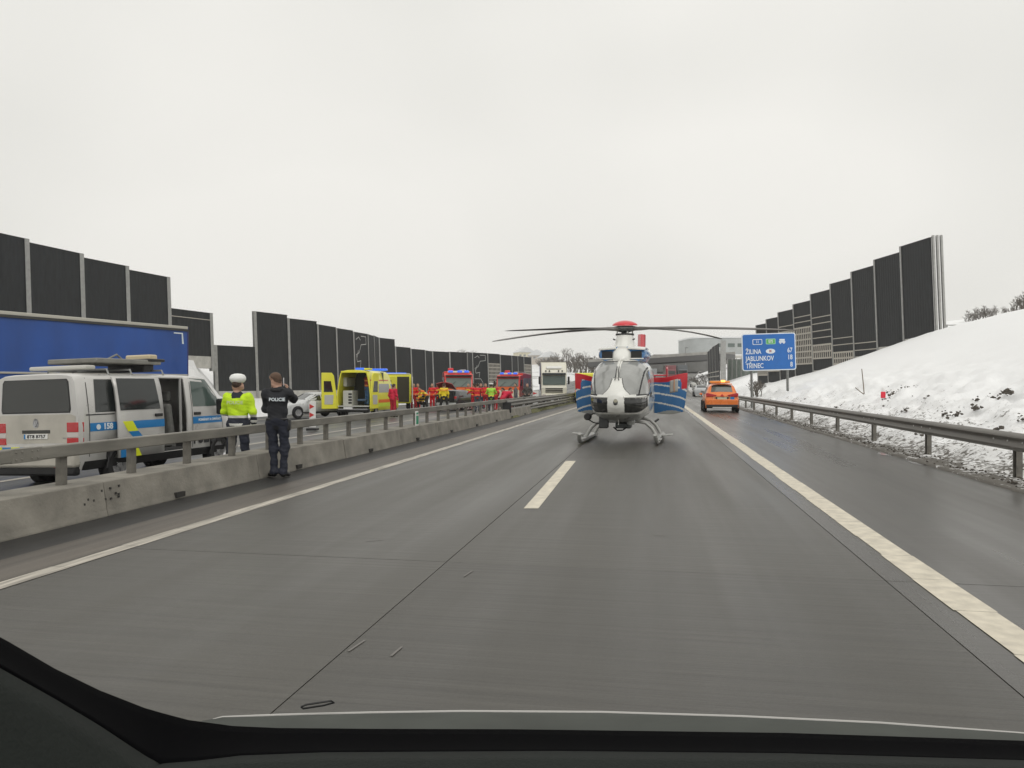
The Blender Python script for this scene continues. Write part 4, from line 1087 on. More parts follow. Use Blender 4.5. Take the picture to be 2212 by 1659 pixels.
bx('high_brake_lamp', (0, yr+.01, 1.80), (.34, .02, .03), M_red, van, .006)
MB().lathe([(.05, 0), (.062, -.006), (.062, .01), (.05, .01)], (.0, yr-.006, 1.02), 'y', 20).build('emblem', M_rim, van)
MB().prism([(-.035, 1.05), (-.012, 1.05), (0, 1.01), (.012, 1.05), (.035, 1.05), (.012, .975), (0, 1.0), (-.012, .975)], yr-.012, yr-.004, 'xz').build('emblem_letters', M_rim, van, smooth=0)
bx('plate_recess', (0, yr-.004, .88), (.62, .012, .07), mat('dull_trim', (.05, .05, .045), .6), van, .004)
pl_ = bx('number_plate', (0, yr-.012, .775), (.52, .014, .115), M_white, van, .004)
rect_on_rear('plate_band', -.258, -.225, .72, .83, yr-.019, M_pblue, pl_, .003, 0)
text('lettering', '8T8 8757', .105, mat('dark_film', (.02, .02, .022), .5), pl_, frame((.015, yr-.0225, .775), (1, 0, 0), (0, 0, 1)), bold=.002, extrude=.001)
text('lettering', 'TDI', .05, M_rim, van, frame((.62, yr-.006, .73), (1, 0, 0), (0, 0, 1)), extrude=.002)
bp_ = MB(); bp_.loft([[(sx_*x, y, z) for sx_, x in ((1, 1),)] for x, y, z in ()]) if False else None
bx('rear_bumper', (0, yr-.03, .46), (1.84, .18, .24), M_vrear, van, .05)
bx('bumper_skirt', (0, yr-.0, .30), (1.78, .14, .14), M_black, van, .04)
for i in range(6): rect_on_rear('bumper_mark', -.84+i*.20, -.84+i*.20+.19, .545, .582, yr-.115, (M_pyel, M_pblue)[i % 2], van, .008, 0)
rect_on_rear('bumper_reflector', .45, .62, .34, .38, yr-.075, M_red, van, .012, .002)
for sd in (1, -1):
    wheel(van, sd*.82, -1.46, .36, .23, sd); wheel(van, sd*.82, 1.54, .36, .23, sd)
    for yy in (-1.46, 1.54):
        a_ = MB(); a_.tube([(sd*.945, yy+.36*math.cos(R(q)), .33+.36*math.sin(R(q))) for q in range(0, 181, 15)], .022, 6); a_.build('wheel_arch', M_black, van)
bx('underbody', (0, 0, .34), (1.5, 4.3, .12), M_black, van, .02)
for s in (1, -1): bx('wing_mirror', (s*1.06, 1.42, 1.16), (.2, .1, .26), M_black, van, .04)
# roof: folded signal board, light bar, rack
M_vms = mat('signal_board_grey', (.21, .205, .185), .6, noise=.2, nscale=4)
rb = bx('signal_board', (.0, -.75, 2.20), (1.15, 1.75, .09), M_vms, van, .02)
bx('light_bar', (0, -1.85, 2.07), (1.3, .24, .075), mat('light_bar_lens', (.5, .49, .45), .3), van, .025)
bx('light_bar', (.0, .22, 2.31), (.62, .24, .12), mat('amber_bar', (.55, .46, .30), .35), van, .03); bx('dark_bar', (.0, -.02, 2.24), (1.18, .5, .06), M_black, van, .02)
bx('board_mount', (.0, -.1, 2.10), (.9, .3, .16), M_black, van, .02)
for yy in (-1.5, -.9, .0): MB().tube([(-.72, yy, 1.92), (-.68, yy, 2.04), (.68, yy, 2.04), (.72, yy, 1.92)], .02, 6).build('roof_bar', M_steel, van)
MB().tube([(.2, -.95, 2.25), (.24, -.75, 2.34), (.2, -.55, 2.25)], .018, 6).build('board_hinge', M_vms, van)
MB().tube([(-.6, -1.3, 2.04), (-.6, .55, 2.04)], .022, 6).build('roof_bar', M_steel, van)

ZO = [.0, .30, .62, .88, 1.02, 1.14, 1.68, 1.83, 1.97, 3.0]; ZN = [.0, .34, .80, .99, 1.115, 1.31, 1.865, 1.91, 1.97, 3.0]
for o_ in list(van.children_recursive):
    if o_.name.split('.')[0] in ('wheel', 'rim', 'wheel_arch') or o_.type != 'MESH': continue
    for v_ in o_.data.vertices: v_.co.z = float(np.interp(v_.co.z, ZO, ZN))
# ---------------------------------------------------------------- ambulance
M_ayel = mat('ambulance_yellow', (.80, .76, .05), .35, noise=.05, nscale=2, coat=.3)
M_aor = mat('ambulance_orange_film', (.85, .16, .02), .4)
M_ahi = mat('ambulance_lime_film', (.62, .80, .06), .4)
M_inner = mat('ambulance_interior', (.50, .50, .46), .5)
ap = GX(764, 44.2, -.29)
am = thing('ambulance', 'yellow ambulance with its rear doors open and orange stripes', 'ambulance', (ap.x, ap.y, -.33), R(2)); am.scale = (1.03, 1, 1.05)
AB = [(.93, .35), (.98, .5), (1.0, .9), (.99, 1.3), (.93, 1.75), (.86, 2.15), (.78, 2.45), (.62, 2.56), (.4, 2.60), (.15, 2.61)]
AS = [station(0, 2.6, .99, AB), station(.08, 2.61, 1, AB), station(.75, 2.61, 1, AB), station(1.25, 2.61, 1, AB), station(3.9, 2.6, 1, AB), station(4.3, 2.35, .98, AB), station(4.75, 1.95, .97, AB), station(5.2, 1.5, .95, AB), station(5.6, 1.25, .92, AB), station(5.95, 1.0, .85, AB)]
sa_ = Shell(AS)
sa_.skin(holes=[(2, 3, 0, 1, 0)], rear=False).build('body', M_ayel, am, smooth=32, thick=.06)
bx('interior_wall', (0, 2.6, 1.5), (1.8, .05, 2.0), mat('dark_bulkhead', (.10, .11, .10), .7), am, 0)
bx('floor', (0, 1.3, .62), (1.8, 2.7, .06), M_inner, am, 0)
bx('cabinet', (-.45, .75, 1.05), (.55, 1.0, .85), M_inner, am, .03)
for k in range(4): bx('cabinet_drawer', (-.30, .243, .80+.16*k), (.2, .012, .10), M_black, am, .004)
bx('wall_equipment', (-.72, 1.3, 1.95), (.2, 1.5, .5), M_inner, am, .03)
bx('stretcher', (.30, 1.4, .95), (.55, 1.9, .12), mat('stretcher_blue', (.06, .10, .16), .6), am, .05)
bx('step', (0, -.10, .45), (1.7, .26, .08), mat('grey_step', (.22, .22, .22), .6), am, .02)
bx('number_plate', (-.25, -.24, .52), (.52, .02, .12), M_white, am, .004)
bx('bumper', (0, -.05, .40), (1.9, .16, .2), mat('dark_bumper', (.03, .03, .03), .6), am, .04)
bx('opening_frame', (0, .02, 2.50), (1.5, .08, .10), M_ayel, am, .02)
def amb_door(s, ang, nm):
    h = Vector((s*.97, -.02)); d = Vector((s*math.cos(ang), -math.sin(ang))); n_ = Vector((d.y, -d.x))
    def P(u, z, o=0): return (h.x+d.x*u+n_.x*o, h.y+d.y*u+n_.y*o, z)
    prof = [(0, .45), (.86, .45), (.86, 2.30), (.80, 2.42), (.45, 2.46), (.28, 2.40), (.10, 1.75), (0, 1.0)]
    prof = [(0, .45), (.9, .45), (.9, 2.42), (.78, 2.48), (.30, 2.44), (.16, 2.1), (.05, 1.5), (0, .95)] if False else [(.0, .48), (.88, .48), (.88, 2.45), (.30, 2.45), (.18, 2.3), (.02, 1.2)]
    mb = MB(); mb.loft([[P(u, z, -.03) for u, z in prof], [P(u, z, .03) for u, z in prof]])
    q = mb.build(nm, M_ayel, am, bevel=.02)
    wn = [(.24, 1.40), (.76, 1.40), (.76, 2.0), (.36, 2.0)]
    for sgn in (1, -1):
        mb = MB(); mb.loft([[P(u, z, sgn*.031) for u, z in wn], [P(u, z, sgn*.037) for u, z in wn]]); mb.build('door_window', M_glass, q, smooth=0)
        mb = MB(); mb.loft([[P(u, z, sgn*.031) for u, z in ((.25, .72), (.72, .72), (.72, 1.24), (.2, 1.24))], [P(u, z, sgn*.040) for u, z in ((.25, .72), (.72, .72), (.72, 1.24), (.2, 1.24))]]); mb.build('door_trim', M_inner, q, bevel=.006)
    return q
amb_door(-1, R(38), 'rear_door'); amb_door(1, R(-78), 'rear_door')
for sd in (1, -1):
    sa_.patch([(.1, .78), (4.9, .78), (4.9, .96), (.1, .96)], sd, .006, 16, 2).build('orange_stripe', M_aor, am, smooth=180)
    sa_.patch([(.1, .56), (4.9, .56), (4.9, .76), (.1, .76)], sd, .006, 16, 2).build('lime_stripe', M_ahi, am, smooth=180)
    sa_.patch([(1.3, 1.35), (3.6, 1.35), (3.6, 1.85), (1.3, 1.85)], sd, .006).build('side_window', mat('frosted_glass', (.30, .31, .30), .25), am, smooth=180)
    sa_.patch([(4.0, 1.2), (4.95, 1.2), (4.6, 1.8), (4.0, 1.85)], sd, .006).build('front_window', M_glass, am, smooth=180)
    sa_.patch([(1.2, .5), (1.23, .5), (1.23, 2.1), (1.2, 2.1)], sd, .008, 1, 8).build('door_seam', M_seal, am, smooth=0)
    sa_.patch([(.2, 2.02), (3.6, 2.02), (3.6, 2.08), (.2, 2.08)], sd, .006).build('red_line', mat('red_film', (.6, .06, .03), .4), am, smooth=180)
    wheel(am, sd*.88, 1.0, .35, .22, sd); wheel(am, sd*.88, 4.75, .35, .22, sd)
sa_.top([(-.8, 4.95), (.8, 4.95), (.74, 4.2), (-.74, 4.2)], .006).build('windscreen', M_glass, am, smooth=180)
bx('light_bar', (.25, .35, 2.67), (.5, .25, .12), M_blueL, am, .03); bx('light_bar', (0, 3.8, 2.68), (1.5, .35, .14), M_blueL, am, .04)
bx('roof_hatch', (.55, .6, 2.66), (.5, .6, .1), M_ayel, am, .03)
# ---------------------------------------------------------------- boxy second ambulance further on
p2 = GX(856, 54.5, -.28)
a2 = thing('ambulance', 'square-bodied yellow ambulance standing ahead of the open one', 'ambulance', (p2.x, p2.y, -.28), R(19))
bx('body', (0, 1.9, 1.55), (2.1, 3.6, 2.1), M_ayel, a2, .08); bx('cab', (0, 4.5, 1.2), (1.95, 1.7, 1.5), M_ayel, a2, .25, seg=3)
bx('windscreen', (0, 4.85, 1.62), (1.6, 1.06, .45), M_glass, a2, .1)
bx('rear_door', (-.5, .06, 1.5), (.9, .06, 1.8), mat('ambulance_yellow_door', (.66, .62, .05), .4), a2, .02); bx('rear_door', (1.12, -.42, 1.5), (.06, .95, 1.8), M_inner, a2, .02)
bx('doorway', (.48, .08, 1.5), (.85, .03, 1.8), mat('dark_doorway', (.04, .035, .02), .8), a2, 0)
bx('rear_window', (-.5, .02, 1.9), (.3, .03, .5), M_glass, a2, .01)
bx('orange_stripe', (-.02, 1.9, 1.35), (2.13, 3.5, .22), M_aor, a2, .004); bx('orange_stripe', (-.5, .025, 1.35), (.9, .02, .22), M_aor, a2, .002); bx('lime_stripe', (0, 1.9, .85), (2.13, 3.4, .3), M_ahi, a2, .004)
bx('light_bar', (0, 3.2, 2.66), (1.5, .3, .14), M_blueL, a2, .04); bx('roof_edge', (0, .12, 2.6), (1.9, .12, .05), M_white, a2, .01)
MB().lathe([(.001, .0), (.17, .0), (.17, -.02), (.001, -.02)], (-.62, .0, 1.15), 'y', 12).build('green_emblem', mat('star_green', (.02, .25, .06), .4), a2)
for sd in (1, -1): wheel(a2, sd*.88, .9, .38, .24, sd); wheel(a2, sd*.88, 4.6, .38, .24, sd)

# ---------------------------------------------------------------- cars
CB = [(.78, .24), (.86, .34), (.90, .55), (.90, .80), (.865, .95), (.78, 1.16), (.70, 1.32), (.60, 1.42), (.40, 1.455), (.15, 1.465)]
def cst(y, top, w=1.0, belt=.92, hmax=1.465):
    """car station: below the belt the side keeps its height, above it squeezes"""
    out = []
    for x, z in CB:
        if top >= 1.0:
            zz = z if z <= .95 else .95+(z-.95)*(top-.95)/(hmax-.95); out.append((x*w, zz))
        else:
            k = (z-.24)/(hmax-.24); zz = .24+(top-.24)*(k**.62); xx = .90*w*(1-.02*k) if k < .75 else x*w*1.12
            out.append((min(xx, .9*w), zz))
    return (y, out)
def make_car(root, paint, L=4.7, roof=1.465, shape='hatch', rimm=M_rim, w=1.0, glass=M_glass, hatch_open=False, seat=True):
    h = L/2
    if shape == 'suv':
        S = [cst(-h, .80, .93*w), cst(-h+.06, .98, .97*w), cst(-h+.22, 1.12, w, hmax=roof), cst(-h+.5, roof*.95, w), cst(-h+.8, roof, w), cst(0, roof, w), cst(.35, roof*.985, w), cst(1.05, 1.10, w), cst(1.2, .99, w), cst(h-.35, .90, .97*w), cst(h-.08, .74, .9*w), cst(h, .6, .8*w)]
    else:
        S = [cst(-h, .72, .9*w), cst(-h+.07, .93, .96*w), cst(-h+.35, 1.02, w), cst(-h+.75, 1.22, w), cst(-h+1.25, roof*.975, w), cst(-.3, roof, w), cst(.15, roof*.985, w), cst(.95, 1.03, w), cst(1.1, .96, w), cst(h-.45, .84, .97*w), cst(h-.1, .68, .9*w), cst(h, .55, .8*w)]
    s = Shell(S); ya, yf = -h+.95, h-.92
    s.skin().build('body', paint, root, smooth=30)
    g0 = -h+(.62 if shape == 'suv' else .95)
    for sd in (1, -1):
        s.patch([(g0, .98), (-.12, .98), (-.12, roof-.13), (g0+(.16 if shape == 'suv' else .5), roof-.15)], sd, .005).build('side_window', glass, root, smooth=180)
        s.patch([(-.05, .98), (.86, .98), (.34, roof-.14), (-.05, roof-.13)], sd, .005).build('side_window', glass, root, smooth=180)
        for yy in (-.085, .9, -1.0): s.patch([(yy, .36), (yy+.012, .36), (yy+.012, .94), (yy, .94)], sd, .004, 1, 6).build('door_seam', M_seal, root, smooth=0)
        for yy in (-.35, .62): bx('door_handle', (sd*(s.hw(yy, .84)+.012), yy, .84), (.025, .17, .03), paint, root, .006)
        for yy in (ya, yf):
            a_ = MB(); a_.lathe([(.365, -.03*sd), (.365, .012*sd), (.325, .012*sd), (.325, -.03*sd)], (sd*s.hw(yy, .5), yy, .33), 'x', 24); a_.build('wheel_arch', M_black, root)
            wheel(root, sd*(s.hw(yy, .5)-.02), yy, .325, .21, sd, rimm)
        bx('wing_mirror', (sd*1.0*w, .82, 1.0), (.17, .12, .12), paint, root, .04)
        bx('sill', (sd*.885*w, 0, .30), (.03, L*.55, .10), M_black, root, .01)
    gt = min(.60, .64*w)
    s.top([(-gt-.1, .93), (gt+.1, .93), (gt, .28), (-gt, .28)], .006).build('windscreen', glass, root, smooth=180)
    if shape == 'suv': s.top([(-gt, -h+.26), (gt, -h+.26), (gt-.06, -h+.50), (-gt+.06, -h+.50)], .008).build('rear_window', glass, root, smooth=180)
    else: s.top([(-gt, -h+.55), (gt, -h+.55), (gt-.06, -h+1.22), (-gt+.06, -h+1.22)], .006).build('rear_window', glass, root, smooth=180)
    return s, h
# pale estate facing the camera at the left
c1 = W(674, CY, 45.0)
sk = thing('saloon_car', 'silver white saloon car facing out from behind the arrow board', 'car', (c1.x, c1.y, -.33), R(148))
M_skoda = mat('silver_white_paint', (.55, .56, .56), .28, .2, coat=.5, noise=.05, nscale=2)
s, h = make_car(sk, M_skoda, 4.85)
bx('grille', (0, h-.015, .52), (.62, .06, .14), M_black, sk, .02); bx('lower_intake', (0, h-.0, .30), (1.1, .06, .10), M_black, sk, .02)
for sd in (1, -1): bx('headlamp', (sd*.58, h-.10, .60), (.32, .14, .10), mat('clear_lens', (.55, .5, .48), .2, coat=.5), sk, .03); bx('tail_lamp', (sd*.62, -h+.03, .78), (.4, .1, .12), M_red, sk, .03)
bx('chrome_strip', (0, h-.005, .40), (1.3, .05, .02), M_rim, sk, .004)
# crashed hatchback, tailgate up
c2 = W(990, CY, 57)
ch = thing('crashed_car', 'dark hatchback with its tailgate raised among the rescuers', 'car', (c2.x, c2.y, -.28), R(-10))
s, h = make_car(ch, mat('dark_car_paint', (.03, .032, .036), .3, coat=.5), 4.2, 1.45, 'suv', w=.96)
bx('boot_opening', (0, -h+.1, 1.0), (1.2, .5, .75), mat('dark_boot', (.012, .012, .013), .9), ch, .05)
tgm = MB(); tgm.grid(lambda u, v: (lerp(-.62, .62, u), -h+.35-.75*math.sin(v*1.5), 1.44+.42*math.sin(v*1.5)+.12*math.sin(u*math.pi)), 10, 6); tgm.build('tailgate', mat('crashed_red_paint', (.30, .03, .03), .35, coat=.3), ch, smooth=180, thick=.06)
bx('number_plate', (0, -h-.02, .62), (.5, .02, .11), M_white, ch, .004)
for sd in (1, -1): bx('tail_lamp', (sd*.68, -h+.12, .85), (.2, .2, .28), M_red, ch, .04)
bx('bumper', (0, -h+.02, .42), (1.55, .2, .25), mat('silver_bumper', (.4, .41, .41), .4), ch, .06)
# orange service car on the hard shoulder
M_or = mat('orange_car_paint', (.78, .19, .025), .28, coat=.6, noise=.04, nscale=2)
c3 = W(1561, CY, 43.5)
oc = thing('orange_car', 'orange road service car with amber roof beacon on the right shoulder', 'car', (c3.x, c3.y+2.1, 0), R(-1))
s, h = make_car(oc, M_or, 4.4, 1.62, 'suv', w=1.03, glass=mat('grey_car_glass', (.06, .07, .06), .08, coat=.4))
yr = -h
for sd in (1, -1):
    MB().prism([(sd*.30, .98), (sd*.34, .90), (sd*.86, .88), (sd*.90, 1.06), (sd*.80, 1.10)], yr-.035, yr+.14, 'xz').build('tail_lamp', M_red, oc, bevel=.015)
    bx('bumper_lamp', (sd*.72, yr-.04, .62), (.22, .05, .16), mat('orange_reflector', (.62, .07, .01), .3), oc, .02)
    bx('exhaust_guard', (sd*.55, yr-.02, .30), (.3, .06, .06), M_black, oc, .02)
bx('rear_bumper', (0, yr-.0, .56), (1.72, .14, .36), M_or, oc, .05); bx('bumper_skirt', (0, yr-.01, .34), (1.74, .18, .22), M_black, oc, .05)
bx('skid_plate', (0, yr-.09, .27), (1.05, .04, .06), mat('silver_trim', (.62, .62, .60), .35, .4), oc, .012)
bx('plate_recess', (0, yr-.02, .82), (.72, .05, .12), mat('dull_trim', (.05, .05, .045), .6), oc, .01); pq = bx('number_plate', (0, yr-.05, .79), (.52, .014, .11), mat('plate_cream', (.62, .58, .40), .4), oc, .003)
MB().prism([(-.10, .92), (.10, .92), (0, 1.04)], yr-.045, yr-.02, 'xz').build('emblem', M_hred, oc, smooth=0)
bx('blue_sticker', (.56, yr-.04, .80), (.22, .012, .14), M_pblue, oc, .003)
for k, xx in enumerate((-.46, -.36, .36, .46)): MB().prism([(xx-.05, .72), (xx, .72), (xx+.05*(1 if xx < 0 else -1), .90), (xx-.0, .90)], yr-.04, yr-.03, 'xz').build('chevron_film', mat('pale_orange_film', (.75, .38, .16), .4), oc, smooth=0)
bx('roof_spoiler', (0, -h+.5, 1.60), (1.15, .32, .05), M_or, oc, .02)
lb = bx('light_bar', (0, -.3, 1.72), (1.15, .32, .12), mat('amber_bar_lens', (.8, .32, .05), .3), oc, .03); bx('beacon', (.18, -.42, 1.77), (.24, .16, .12), M_amber, lb, .03)

# ---------------------------------------------------------------- fire engines
M_fred = mat('fire_engine_red', (.66, .035, .025), .3, coat=.5); M_fwhite = mat('fire_engine_cream', (.70, .64, .50), .4); M_for = mat('fire_engine_orange_band', (.85, .17, .04), .4)
M_shut = mat('roller_shutter', (.42, .43, .43), .4, .5)
def fire_engine(px, zc, rz, label):
    p = GX(px, zc, -.28)
    f = thing('fire_engine', label, 'fire engine', p, rz, 'fire engines on the opposite road')
    # front towards -Y here
    b_ = MB(); b_.prism([(0, .55), (0, 1.45), (.10, 1.55), (.30, 2.62), (.45, 2.78), (1.9, 2.82), (1.9, .55)], -1.24, 1.24, 'yz'); b_.build('cab', M_fred, f, bevel=.07)
    bx('body', (0, 4.8, 1.85), (2.46, 5.6, 2.3), M_fred, f, .05); bx('chassis', (0, 3.8, .7), (1.1, 7.2, .3), M_black, f, .02)
    MB().prism([(.088, 1.62), (.25, 2.42), (.262, 2.42), (.10, 1.62)], -1.08, 1.08, 'yz').build('windscreen', mat('pale_green_windscreen', (.15, .19, .17), .1, coat=.3), f, smooth=0).location = (0, -.035, 0)
    for sx_ in (-.5, .5): MB().tube([(sx_-.3, .02, 1.63), (sx_+.25, .12, 2.1)], .015, 5).build('wiper', M_black, f)
    bx('visor', (0, .10, 2.60), (2.3, .28, .16), M_black, f, .04)
    bx('orange_band', (0, -.01, 1.42), (2.42, .07, .30), M_for, f, .01); bx('lower_front', (0, -.02, 1.0), (2.40, .08, .52), M_fwhite, f, .03); bx('grille', (0, -.05, 1.03), (1.1, .05, .26), M_hred, f, .02); bx('bumper', (0, -.06, .60), (2.44, .22, .30), M_fwhite, f, .06)
    for sx_ in (-.92, .92): bx('headlamp', (sx_, -.10, .86), (.32, .08, .18), mat('clear_lens', (.55, .5, .48), .2, coat=.5), f, .03); bx('side_window', (sx_*1.352, 1.0, 2.0), (.02, 1.2, .62), M_glass, f, .01); bx('mirror', (sx_*1.55, .15, 1.95), (.16, .12, .5), M_black, f, .03)
    lb_ = bx('light_bar', (0, .6, 2.94), (1.9, .4, .18), M_white, f, .04)
    for sx_ in (-.7, .1, .7): bx('beacon', (sx_, .52, 2.97), (.42, .34, .20), M_blueL, lb_, .05)
    for sd in (1, -1):
        for k in range(3):
            bx('roller_shutter', (sd*1.235, 3.0+1.75*k, 1.75), (.03, 1.5, 1.5), M_shut, f, .005)
        bx('orange_band', (sd*1.238, 4.8, .92), (.02, 5.4, .18), M_for, f, 0)
        wheel(f, sd*1.02, 1.0, .50, .30, sd); wheel(f, sd*1.02, 5.5, .50, .30, sd)
    bx('ladder', (.5, 4.6, 3.12), (.5, 4.6, .12), M_rim, f, .02); bx('deck_monitor', (-.6, 3.0, 3.15), (.5, .6, .35), M_hred, f, .05)
    return f
fire_engine(991, 67.0, R(17), 'red and cream fire engine parked behind the crashed dark car')
fire_engine(1097, 79.0, R(0), 'red fire engine with lit blue beacons beside the white lorry')
# ---------------------------------------------------------------- white lorry facing the camera
p = GX(1197, 75, -.2)
wl = thing('white_lorry', 'white articulated lorry with tall cab waiting in the opposite lane', 'lorry', p, R(9))
M_cream = mat('lorry_cream_white', (.70, .68, .58), .35, coat=.4, noise=.04, nscale=2)
b_ = MB(); b_.prism([(.0, .45), (-.03, 1.5), (.12, 1.62), (.28, 2.75), (.38, 3.0), (.9, 3.85), (2.2, 3.9), (2.2, .45)], -1.24, 1.24, 'yz'); b_.build('cab', M_cream, wl, bevel=.10, seg=3)
MB().prism([(.10, 1.72), (.245, 2.62), (.262, 2.62), (.12, 1.72)], -1.10, 1.10, 'yz').build('windscreen', M_glassg, wl, smooth=0).location = (0, -.04, 0)
bx('sun_visor', (0, .10, 2.78), (2.3, .30, .22), mat('smoked_visor', (.04, .045, .05), .2), wl, .05)
bx('roof_sign', (0, .52, 3.42), (1.5, .06, .28), M_white, wl, .03, rx=R(-30))
for xx in (-.8, -.45, .45, .8): MB().lathe([(.001, -.03), (.07, -.03), (.08, .03), (.001, .03)], (xx, .30, 3.08), 'y', 12).build('roof_lamp', M_black, wl)
for k in range(3): bx('grille_slat', (0, -.05, 1.35-.16*k), (1.7, .06, .09), M_black, wl, .02)
bx('bumper', (0, -.08, .62), (2.46, .26, .42), M_cream, wl, .08); bx('lower_grille', (0, -.20, .62), (1.2, .04, .16), M_black, wl, .02)
for s in (1, -1): bx('headlamp', (s*.98, -.18, .72), (.36, .1, .2), mat('clear_lens', (.55, .5, .48), .2, coat=.5), wl, .04); bx('mirror', (s*1.42, .1, 2.15), (.2, .14, .75), M_black, wl, .05); wheel(wl, s*1.0, 1.35, .5, .3, s); wheel(wl, s*1.0, 9.5, .5, .3, s)
bx('trailer', (0, 8.3, 2.55), (2.5, 11.6, 2.85), mat('lorry_trailer_blue', (.05, .07, .22), .5), wl, .03); bx('trailer_frame', (0, 2.49, 2.55), (2.54, .08, 2.9), M_cream, wl, .02); bx('chassis', (0, 6.5, .85), (1.2, 11, .35), M_black, wl, .02)
# ---------------------------------------------------------------- blue curtain trailer
M_tarp = mat('blue_tarpaulin', (.022, .085, .34), .5, noise=.18, nscale=.7, bump=.7, bscale=1.6, stretch=(1, 1, .45))
A = W(403, CY, 34.5); B = W(0, CY, 27.0)
dv = Vector((A.x-B.x, A.y-B.y)); tr_rz = math.atan2(dv.y, dv.x)-R(90)
tl = thing('curtain_lorry', 'long blue curtain sided lorry trailer standing behind the police van', 'lorry', (A.x, A.y, -.42), tr_rz)
# local: rear end at y = 0, length towards -y, right side x = 0
zt = W(403, 706, 34.5).z+.42; zt2 = zt
def tarp(u, v):
    y = -13.2*u; z = lerp(1.35, zt-.14, v); return (.03*math.sin(v*3.1)+.012*math.sin(y*2.1+v*2)+.006*math.sin(y*7.3+v*6), y, z)
MB().grid(tarp, 90, 14).build('curtain', M_tarp, tl, smooth=180)
bx('load_box', (-1.27, -6.6, (1.35+zt)/2), (2.46, 13.1, zt-1.45), M_tarp, tl, .02)
bx('roof_rail', (-.02, -6.6, zt-.05), (.1, 13.3, .13), mat('pale_alloy_rail', (.52, .50, .44), .45, .3), tl, .02); bx('dark_gutter', (.035, -6.6, zt-.16), (.03, 13.3, .1), mat('dark_gutter', (.05, .05, .048), .6), tl, .005)
bx('rear_post', (-1.25, .06, (1.3+zt)/2), (2.5, .10, zt-1.3), mat('navy_frame', (.02, .025, .16), .45), tl, .02)
MB().add([(.045, -.75, zt-.34), (.045, -.25, zt-.34), (.045, -.25, zt-.29), (.045, -.75, zt-.29)], [(0, 1, 2, 3)]).build('white_mark', M_swhite, tl, smooth=0)
MB().add([(.045, -.30, zt-.78), (.045, -.20, zt-.78), (.045, -.25, zt-.34), (.045, -.32, zt-.34)], [(0, 1, 2, 3)]).build('white_mark', M_swhite, tl, smooth=0)
for zz in (2.42,): bx('side_rail', (.05, -6.6, zz), (.05, 13.2, .07), mat('pale_alloy_rail', (.52, .50, .44), .45, .3), tl, .01)
bx('side_guard', (0, -6.6, .9), (.06, 13, .5), M_black, tl, .02); bx('trailer_frame', (-1.25, -6.6, 1.15), (2.3, 13, .3), M_black, tl, .02)
for yy in (-1.5, -2.8, -4.1):
    wheel(tl, -.2, yy, .5, .32, 1); wheel(tl, -2.3, yy, .5, .32, -1)
for yy in (-12.2,): wheel(tl, -.2, yy, .5, .32, 1); wheel(tl, -2.3, yy, .5, .32, -1)
# ================================================================ PEOPLE (smooth union of tapered limbs, one continuous skin)
def surfnet(F, org, h):
    S = F < 0
    c = sum(S[i:F.shape[0]-1+i, j:F.shape[1]-1+j, k:F.shape[2]-1+k].astype(np.int8) for i in (0, 1) for j in (0, 1) for k in (0, 1))
    mask = (c > 0) & (c < 8); I = np.argwhere(mask)
    idx = -np.ones(mask.shape, int); idx[mask] = np.arange(len(I))
    acc = np.zeros((len(I), 3)); cnt = np.zeros(len(I))
    cor = [(i, j, k) for i in (0, 1) for j in (0, 1) for k in (0, 1)]
    for a in cor:
        for b_ in cor:
            if sum(abs(p-q) for p, q in zip(a, b_)) != 1 or a > b_: continue
            fa = F[I[:, 0]+a[0], I[:, 1]+a[1], I[:, 2]+a[2]]; fb = F[I[:, 0]+b_[0], I[:, 1]+b_[1], I[:, 2]+b_[2]]
            m = (fa < 0) != (fb < 0); t_ = np.where(m, fa/np.where(fa == fb, 1, fa-fb), 0)
            p = np.array(a)+t_[:, None]*(np.array(b_)-np.array(a)); acc[m] += p[m]; cnt[m] += 1
    V = (I+acc/cnt[:, None])*h+np.array(org)
    faces = []
    for ax in range(3):
        sl0 = [slice(None)]*3; sl1 = [slice(None)]*3; sl0[ax] = slice(0, -1); sl1[ax] = slice(1, None)
        d = S[tuple(sl0)] != S[tuple(sl1)]; E = np.argwhere(d); o1, o2 = [q for q in range(3) if q != ax]
        E = E[(E[:, o1] > 0) & (E[:, o2] > 0) & (E[:, o1] < F.shape[o1]-1) & (E[:, o2] < F.shape[o2]-1)]
        q = []
        for d1, d2 in ((-1, -1), (0, -1), (0, 0), (-1, 0)):
            e = E.copy(); e[:, o1] += d1; e[:, o2] += d2; q.append(idx[e[:, 0], e[:, 1], e[:, 2]])
        q = np.stack(q, 1); flip = S[E[:, 0], E[:, 1], E[:, 2]]
        if ax == 1: flip = ~flip
        q[~flip] = q[~flip][:, ::-1]; faces.append(q[(q >= 0).all(1)])
    return V, np.concatenate(faces)
